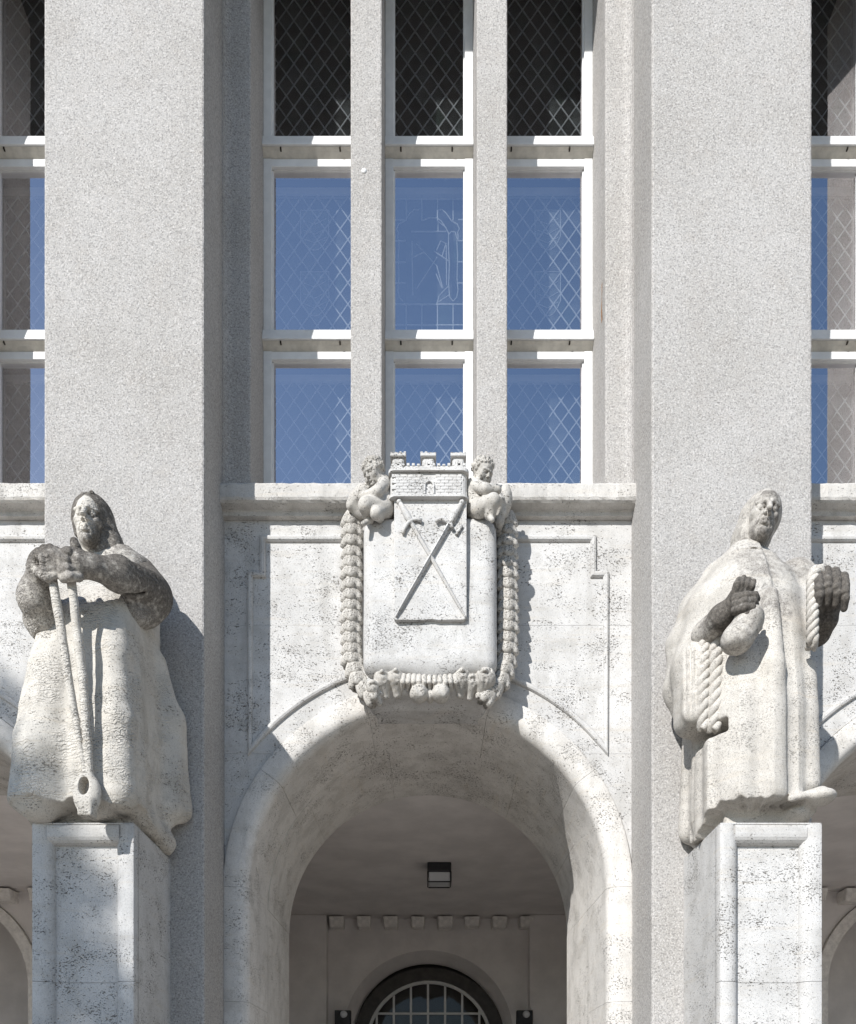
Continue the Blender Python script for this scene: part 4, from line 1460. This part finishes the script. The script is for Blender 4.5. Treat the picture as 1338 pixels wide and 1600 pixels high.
def sootA(V):
    z = V[:, 2]
    fade = np.clip((V[:, 1] + 0.42) * 1.6, 0, 0.5)
    return np.clip(0.90 + 0.9 * (z - 5.02), 0.42, 0.96) - fade
finish(S.mesh('arms', FG, None, sootA), ST)

# tongs
S = Sculpt(W(60, 1300, -.95) - [0, .16, 0], W(175, 870, -.95) + [0, .14, 0], 0.0058)
S.chain([W(79, 880, -1.0), W(104, 1040, -.985), W(126, 1170, -.965), W(136, 1215, -.96)], [.027, .026, .018, .016], .008)
S.chain([W(108, 880, -.99), W(129, 1060, -.97), W(141, 1215, -.96)], [.026, .027, .022], .008)
# jaw: a pierced pincer head tapering to two tips
c = W(136, 1240, -.95)
S.ell(c, (.085, .05, .125), None, .015)
S.box(c - [0, 0, .09], (.045, .045, .055), .015, None, .03)
S.ell(c + [-.004, -.02, .03], (.032, .09, .058), None, .01, True)
S.cap(c + [0.0, -.06, -.03], c + [.004, -.06, -.16], .007, .007, .004, True)
S.rough(0.003, 50, 8)
finish(S.mesh('tongs', FG, None, lambda V: np.clip((V[:, 2] - 4.85) * 1.2, 0, .75)), ST)

# head and hood
S = Sculpt(W(95, 885, -.35) - [0, .42, .02], W(215, 745, -.35) + [0.02, .36, .02], 0.0034)
HL = W(142, 819, -.50)
RL = frame_from((.10, -1.0, -.05), (.02, -.06, 1))
H = 0.345
L = head(S, HL, RL, H, 1.07, .80)
S.rough(0.0016, 90, 3)
finish(S.mesh('head', FG, None, lambda V: np.clip(near(V, [(*L(.12, .2, -.42), .16), (*L(.24, .15, -.02), .17), (*L(.22, .15, -.25), .15)], .2) * 1.1, 0, .85)), ST)  # right half of the face: soot plus the hood's shade, painted as one tone
S = Sculpt(W(95, 900, -.35) - [0.04, .42, .06], W(225, 745, -.35) + [0.06, .42, .04], 0.005)
S.ell(L(0, -.13, .15), np.array([.37, .46, .43]) * H, RL, .05 * H)
S.chain([L(0.02, -.18, .15), L(.20, -.28, -.30), L(.40, -.36, -.85)], [.36 * H, .38 * H, .40 * H], .1 * H)
S.chain([L(.34, -.02, .10), L(.50, -.06, -.30), L(.68, -.12, -.85)], [.10 * H, .14 * H, .16 * H], .08 * H)
S.chain([L(-.34, -.06, .12), L(-.35, -.12, -.12)], [.07 * H, .05 * H], .08 * H)
S.ell(L(0, .46, -.14), np.array([.275, .50, .47]) * H, RL, .03 * H, True)
for i in range(9):
    S.chain([L(.30 + .02 * i, -.05 - .05 * i, .25 - .03 * i), L(.42 + .012 * i, -.12 - .05 * i, -.25), L(.46 + .01 * i, -.2 - .05 * i, -.75)], [.010 * H, .016 * H, .016 * H], .02 * H, True)
r_ = np.random.default_rng(5)
for i in range(60):                                  # curls along the brow
    a = math.radians(r_.uniform(-8, 188)); d = r_.uniform(0.9, 1.12)
    p = L(.34 * d * math.cos(a), .17 - .14 * abs(math.cos(a)) + r_.uniform(-.09, .06), .08 + .33 * d * math.sin(a))
    S.ell(p, r_.uniform(.035, .058) * H, None, .01 * H)
    S.ell(p + 0.05 * H * RL[:, 1], .018 * H, None, 0.0, True)
S.rough(0.002, 80, 9)
finish(S.mesh('hood', FG, None, lambda V: np.clip(.86 + .25 * (V[:, 2] - 5.6), .7, 1)), ST)

# ------------------------------------------------------------------ statue with rope
S2 = empty('statue', (2.13, -0.42, PED_Z))
tag(S2, 'pale stone figure in a long seamed robe holding a rope and a rounded stone', 'statue', 'pier statues')
MK = M['stone_monk']
S = Sculpt((1.46, -1.04, 3.40), (2.66, 0.02, 5.48), 0.0092)
def foldR(th, z):
    t = np.clip((5.1 - z) / 1.4, 0, 1)
    return (0.026 * (0.5 - np.abs(np.sin(6.5 * th + 0.6 + .15 * z)) ** 0.7) + 0.006 * np.sin(19 * th + 1.0 + .3 * z)) * t
def seamR(X, Y, Z):
    xs = np.interp(Z, [3.4, 4.2, 4.6, 4.9, 5.1, 5.3], [2.200, 2.200, 2.19, 2.175, 2.16, 2.15])
    return 0.034 / (1 + np.exp(np.clip((X - xs) / 0.004, -40, 40))) / (1 + np.exp(np.clip((Y + 0.45) / 0.05, -40, 40)))
def hemR(th):
    return 0.02 + 0.125 * np.clip(-np.sin(th), 0, 1) ** .7 + 0.020 * np.sin(5 * th + 1) + 0.008 * np.sin(23 * th) + 0.005 * np.sin(41 * th)
S.loft([(3.46, 2.13, -0.40, 0.345, 0.40), (3.62, 2.13, -0.40, 0.35, 0.405), (4.2, 2.14, -0.40, 0.35, 0.39), (4.7, 2.135, -0.38, 0.335, 0.355),
        (5.02, 2.13, -0.36, 0.31, 0.30), (5.18, 2.13, -0.35, 0.26, 0.25), (5.30, 2.12, -0.36, 0.18, 0.18), (5.38, 2.11, -0.37, 0.11, 0.12)], 2.7, foldR, hemR, 0.0, seamR)
# seam with the overlapping front edge
S.chain([W(1204, 930, -.74), W(1210, 1040, -.79), W(1212, 1235, -.80)], [.05, .055, .06], .05)
S.chain([W(1160, 1060, -.70), W(1155, 1240, -.74)], [.045, .055], .05)
S.chain([W(1262, 1040, -.66), W(1266, 1225, -.70)], [.05, .06], .05)
S.cap(W(1182, 1060, -.84), W(1180, 1240, -.86), .012, .014, .03, True)
S.cap(W(1250, 1080, -.82), W(1250, 1230, -.84), .012, .014, .03, True)
S.chain([W(1216, 872, -.70), W(1224, 930, -.79), W(1230, 1010, -.835), W(1233, 1120, -.855), W(1232, 1238, -.86)], [.016] * 5, .006, True)
# hanging sleeve of the near arm
S.chain([W(1140, 905, -.34), W(1107, 955, -.44), W(1088, 1040, -.46), W(1090, 1125, -.46)], [.115, .13, .14, .10], .07)
S.box(W(1092, 1080, -.50), (.135, .17, .26), .09, None, .07)
S.chain([W(1118, 905, -.28), W(1090, 955, -.28), W(1070, 1010, -.28), W(1062, 1080, -.24), W(1072, 1130, -.24)], [.09, .10, .10, .09, .07], .10)
S.box(W(1092, 1150, -.50) - [0, 0, .03], (.19, .24, .045), .01, None, .02, True)
for i in range(5):
    S.cap(W(1052 + 9 * i, 960 + 6 * i, -.56 - .025 * i), W(1056 + 8 * i, 1130, -.58 - .02 * i), .007, .009, .02, True)
# drapery behind the sleeve running to the rear hem
S.chain([W(1082, 1160, -.14), W(1080, 1300, -.08)], [.07, .085], .06)
S.chain([W(1108, 1160, -.34), W(1106, 1275, -.34)], [.09, .10], .06)
S.cap(W(1094, 1165, -.24), W(1092, 1300, -.2), .016, .02, .03, True)
# feet, plinth
S.ell(W(1284, 1246, -.78), (.085, .10, .045), None, .03)
S.cap(W(1236, 1248, -.80), W(1284, 1236, -.80), .022, .03, .03)
S.ell(W(1240, 1275, -.6), (.09, .14, .06), None, .04)
S.box((2.13, -0.34, 3.52), (0.24, 0.29, 0.09), 0.03, None, 0.03)
# far arm sleeve and shoulders
S.ell(W(1240, 912, -.36), (.13, .18, .14), None, .08)
S.ell(W(1150, 908, -.36), (.14, .18, .13), None, .08)
S.chain([W(1252, 915, -.40), W(1274, 985, -.58)], [.10, .09], .06)
S.rough(0.005, 15, 12); S.rough(0.0022, 60, 14)
def sootM(V):
    a = near(V, [(*W(1185, 885, -.6), .30), (*W(1235, 880, -.5), .28), (*W(1215, 940, -.75), .25)], .3)
    return np.clip(a * 1.05, 0, .66)
finish(S.mesh('robe', MK, None, sootM), S2)

def ortho(a, l):
    l = np.array(l, float); l /= np.linalg.norm(l); a = np.array(a, float); a -= l * (a @ l); a /= np.linalg.norm(a)
    return np.stack([a, np.cross(l, a), l], 1)
# near hand: fist raised, forearm out of the sleeve
S = Sculpt((1.52, -1.30, 4.30), (2.12, -0.45, 5.06), 0.0056)
S.chain([W(1100, 992, -.62), W(1128, 964, -.80), W(1148, 945, -.88)], [.080, .072, .060], .03)
S.ell(W(1158, 934, -.91), (.066, .058, .08), None, .03)
for i in range(4):                                   # finger tips standing up at the top of the fist
    x = 1152 + 7.5 * i
    S.chain([W(x - 4, 930 - i, -.94), W(x, 912 + abs(i - 1) * 2, -.97), W(x + 3, 903 + abs(i - 1) * 3, -.965)], [.024, .022, .017], .004)
for j in range(3):                                   # knuckles folded across the front
    S.chain([W(1148, 936 + 9 * j, -.95), W(1166, 930 + 9.5 * j, -.99), W(1180 - 2 * j, 930 + 9.5 * j, -.985), W(1184 - 2 * j, 936 + 9 * j, -.95)], [.022, .024, .023, .018], .004)
S.chain([W(1150, 955, -.93), W(1168, 958, -.97), W(1180, 954, -.97)], [.028, .025, .02], .006)
S.rough(0.003, 45, 16)
hw = W(1165, 930, -.93)
finish(S.mesh('hand', MK, None, lambda V: np.clip(1.05 - np.maximum(0, np.linalg.norm(V - hw, axis=1) - .14) * 2.6, .3, .92)), S2)
S = Sculpt((1.66, -1.30, 4.25), (2.16, -0.72, 4.86), 0.0062)
S.ell(W(1162, 985, -.90), (.080, .085, .128), ortho((0.72, 0, -0.7), (0.70, 0.0, 0.72)), .012)
S.ell(W(1150, 1000, -.88), (.082, .09, .075), None, .05)
S.cap(W(1140, 975, -.98), W(1172, 1000, -.99), .010, .010, .02, True)
S.cap(W(1150, 960, -.99), W(1182, 985, -.99), .008, .008, .02, True)
S.ell(W(1172, 962, -.92), (.075, .08, .06), None, .05)
S.box(W(1165, 1032, -.9), (.2, .2, .06), .02, None, .05, True)
S.rough(0.01, 9, 30)
S.rough(0.006, 22, 18)
finish(S.mesh('rounded_stone', MK, None, lambda V: np.full(len(V), .55)), S2)
# far hand: back of the hand up, fingers bent down over the rope
S = Sculpt((2.15, -1.26, 4.40), (2.80, -0.40, 5.40), 0.0056)
S.chain([W(1278, 990, -.60), W(1290, 968, -.70), W(1294, 950, -.74)], [.078, .07, .06], .03)
S.ell(W(1298, 922, -.76), (.115, .06, .13), None, .04)
for i in range(4):                                   # fingers bent over and hanging down
    x = 1277 + 13.5 * i; d = (4, 0, 2, 9)[i]
    S.chain([W(x, 908 + d, -.79), W(x + 1, 893 + d, -.86), W(x + 3, 906 + d, -.92), W(x + 4, 926 + d, -.925), W(x + 2, 942 + d, -.89)], [.030, .031, .029, .026, .021], .004)
    S.ell(W(x + 1, 891 + d, -.875), (.028, .024, .024), None, .005)
    S.ell(W(x + 3.5, 915 + d, -.94), (.026, .02, .022), None, .005)
S.chain([W(1280, 930, -.80), W(1270, 912, -.86), W(1274, 898, -.88)], [.034, .028, .022], .006)
S.rough(0.003, 45, 16)
finish(S.mesh('hand', MK, None, lambda V: np.clip(.95 - 1.6 * np.maximum(0, V[:, 2] - 5.05), .3, .95)), S2)

def rope(pts, r, twist, mat, root, strands=3):
    """laid rope of helical strands along a polyline"""
    P = [np.array(p, float) for p in pts]
    seg = [np.linalg.norm(P[i + 1] - P[i]) for i in range(len(P) - 1)]
    tot = sum(seg); n = int(tot / 0.009)
    ctr = []
    for k in range(n + 1):
        d = tot * k / n
        for i, s_ in enumerate(seg):
            if d <= s_ + 1e-9: ctr.append(P[i] + (P[i + 1] - P[i]) * (d / s_)); break
            d -= s_
    bm = bmesh.new()
    for q in range(strands):
        pts_ = []
        for k, c in enumerate(ctr):
            a = 2 * math.pi * (q / strands + k * 0.009 / twist)
            t = ctr[min(k + 1, n)] - ctr[max(k - 1, 0)]; t = t / (np.linalg.norm(t) + 1e-9)
            u = np.cross(t, [0, 1, 0]); u /= np.linalg.norm(u) + 1e-9; v = np.cross(t, u)
            pts_.append(c + r * 0.55 * (math.cos(a) * u + math.sin(a) * v))
        tube(bm, pts_, r * 0.58, 7)
    o = bm_obj('rope', bm, mat, None, True)
    return finish(o, root)
rope([W(1120, 978, -.66), W(1119, 1040, -.67), W(1118, 1100, -.67), W(1116, 1142, -.64)], .046, .20, MK, S2)
rope([W(1102, 990, -.64), W(1100, 1050, -.655), W(1099, 1100, -.65), W(1100, 1140, -.62)], .040, .18, MK, S2)
rope([W(1285, 892, -.86), W(1274, 893, -.88), W(1270, 905, -.89), W(1270, 960, -.88), W(1270, 1000, -.84), W(1268, 1012, -.78)], .034, .13, MK, S2)

S = Sculpt(W(1130, 890, -.35) - [0, .44, .02], W(1250, 745, -.35) + [0.02, .36, .02], 0.0034)
HR = W(1191, 811, -.50)
RR = frame_from((-.06, -1.0, -.02), (.20, .02, 1))
L = head(S, HR, RR, .345, 1.07, .82)
S.chain([W(1160, 862, -.46), W(1176, 868, -.57), W(1196, 868, -.60)], [.04, .042, .036], .02)
S.rough(0.0016, 90, 5)
finish(S.mesh('head', MK, None, lambda V: np.clip(near(V, [(*L(.1, .2, -.4), .2), (*L(.2, .2, .0), .16), (*L(0, .2, .25), .14)], .2) * .75, 0, .45) + .30), S2)
S = Sculpt(W(1120, 895, -.35) - [0, .42, .02], W(1255, 745, -.35) + [0.02, .42, .04], 0.005)
H = .345
S.ell(L(0, -.13, .16), np.array([.345, .45, .40]) * H, RR, .05 * H)
S.chain([L(-.02, -.18, .1), L(-.10, -.25, -.25), L(-.16, -.28, -.62)], [.37 * H, .34 * H, .28 * H], .1 * H)
S.chain([L(-.30, .02, .08), L(-.34, -.02, -.25), L(-.28, -.02, -.55)], [.07 * H, .08 * H, .07 * H], .08 * H)
S.ell(L(0.02, .44, -.13), np.array([.27, .50, .46]) * H, RR, .03 * H, True)
S.ell(L(-.30, .06, -.55), np.array([.10, .14, .10]) * H, RR, .03 * H, True)
S.rough(0.003, 40, 7)
finish(S.mesh('hood', MK, None, lambda V: np.full(len(V), .56)), S2)

# ------------------------------------------------------------------ lamps
zl = CEIL
yl = (zl - CAM_Z) * 220 / (1740 - 1352) * CAM_D - CAM_D
lx = W(686.5, 0, yl)[0]
lt = empty('ceiling_lamp', (lx, yl, zl))
tag(lt, 'square black ceiling lamp with white diffuser inside the porch', 'lamp')
bm = bmesh.new(); add_box(bm, -.155, .155, -.15, .15, -.125, -0.002, .012)
bm_obj('housing', bm, M['iron'], lt)
bm = bmesh.new(); add_box(bm, -.138, .138, -.146, .13, -.25, -.126, .015, 3)
bm_obj('diffuser', bm, M['opal'], lt)
bm = bmesh.new()
for a in (-1, 1):
    add_box(bm, a * .15 - .008, a * .15 + .008, -.15, .15, -.252, -.124)
    add_box(bm, -.141, .141, a * .142 - .008, a * .142 + .008, -.262, -.2485)
bm_obj('guard_frame', bm, M['iron'], lt)
for s_, nm in ((-1, 'left'), (1, 'right')):
    x = W(669 + (-133 if s_ < 0 else 151), 0, 7.7)[0]
    t = empty('wall_lamp', (x, 7.80, 3.0))
    tag(t, 'black wall lamp with glass bulb on the %s side of the arched door' % nm, 'lamp', 'wall lamps beside the door')
    bm = bmesh.new(); add_box(bm, -.13, .13, -.14, -0.002, .0, .32, .01); bm_obj('housing', bm, M['iron'], t)
    bm = bmesh.new(); bmesh.ops.create_uvsphere(bm, u_segments=14, v_segments=9, radius=.06, matrix=Matrix.Translation((0.02, -.17, .25)))
    bm_obj('bulb', bm, M['opal'], t, True)

# ------------------------------------------------------------------ street tree whose crown dapples the lower left
def tree(base, trunk_h, crown_c, clumps):
    t = empty('street_tree', base)
    tag(t, 'leafy street tree standing across the pavement from the left statue', 'tree')
    b = Vector(base); c = Vector(crown_c) - b
    V, F = [], []
    bm = bmesh.new()
    top = Vector((c.x * .5, c.y * .5, trunk_h))
    tube(bm, [(0, 0, 0), (0.05, 0.02, trunk_h * .5), tuple(top)], [.2, .16, .11], 10)
    for q, r in clumps:
        p = Vector(np.array(q) + d_ * sd_) - b
        tube(bm, [tuple(top), tuple(top * .5 + p * .5 + Vector((0, 0, .15))), tuple(p)], [.06, .04, .012], 6)
        for i in range(int(5600 * r * r)):
            q_ = p + Vector((random.gauss(0, .55), random.gauss(0, .9), random.gauss(0, .55))) * r
            u = Vector((random.gauss(0, 1), random.gauss(0, 1), random.gauss(0, 1))).normalized(); w = u.orthogonal().normalized()
            s_ = random.uniform(.035, .06); k = len(V)
            V += [q_ - u * s_, q_ + w * s_ * .55, q_ + u * s_, q_ - w * s_ * .55]; F.append((k, k + 1, k + 2, k + 3))
    bm_obj('trunk', bm, M['bark'], t)
    mesh_obj('crown', V, F, M['leaf'], t)
    return t
d_ = 12.0
sd_ = np.array([-0.608, -1.0, 0.667])
tp = np.array([-2.40, -.75, 2.75]) + d_ * sd_
tree((tp[0] - .6, tp[1] - .3, 0), 5.5, tuple(tp), [((-2.45, -.75, 2.95), .33), ((-2.25, -.75, 2.45), .36), ((-2.62, -.75, 3.45), .26), ((-2.55, -.75, 2.2), .3), ((-1.95, -.75, 2.3), .22),
      ((-2.62, -.78, 3.75), .17), ((-2.40, -.78, 3.60), .16), ((-2.3, -.75, 3.2), .22), ((-3.25, .6, 4.80), .20), ((-3.45, .6, 4.45), .28), ((-2.9, -.3, 2.6), .5), ((-3.3, 0., 3.4), .5)])
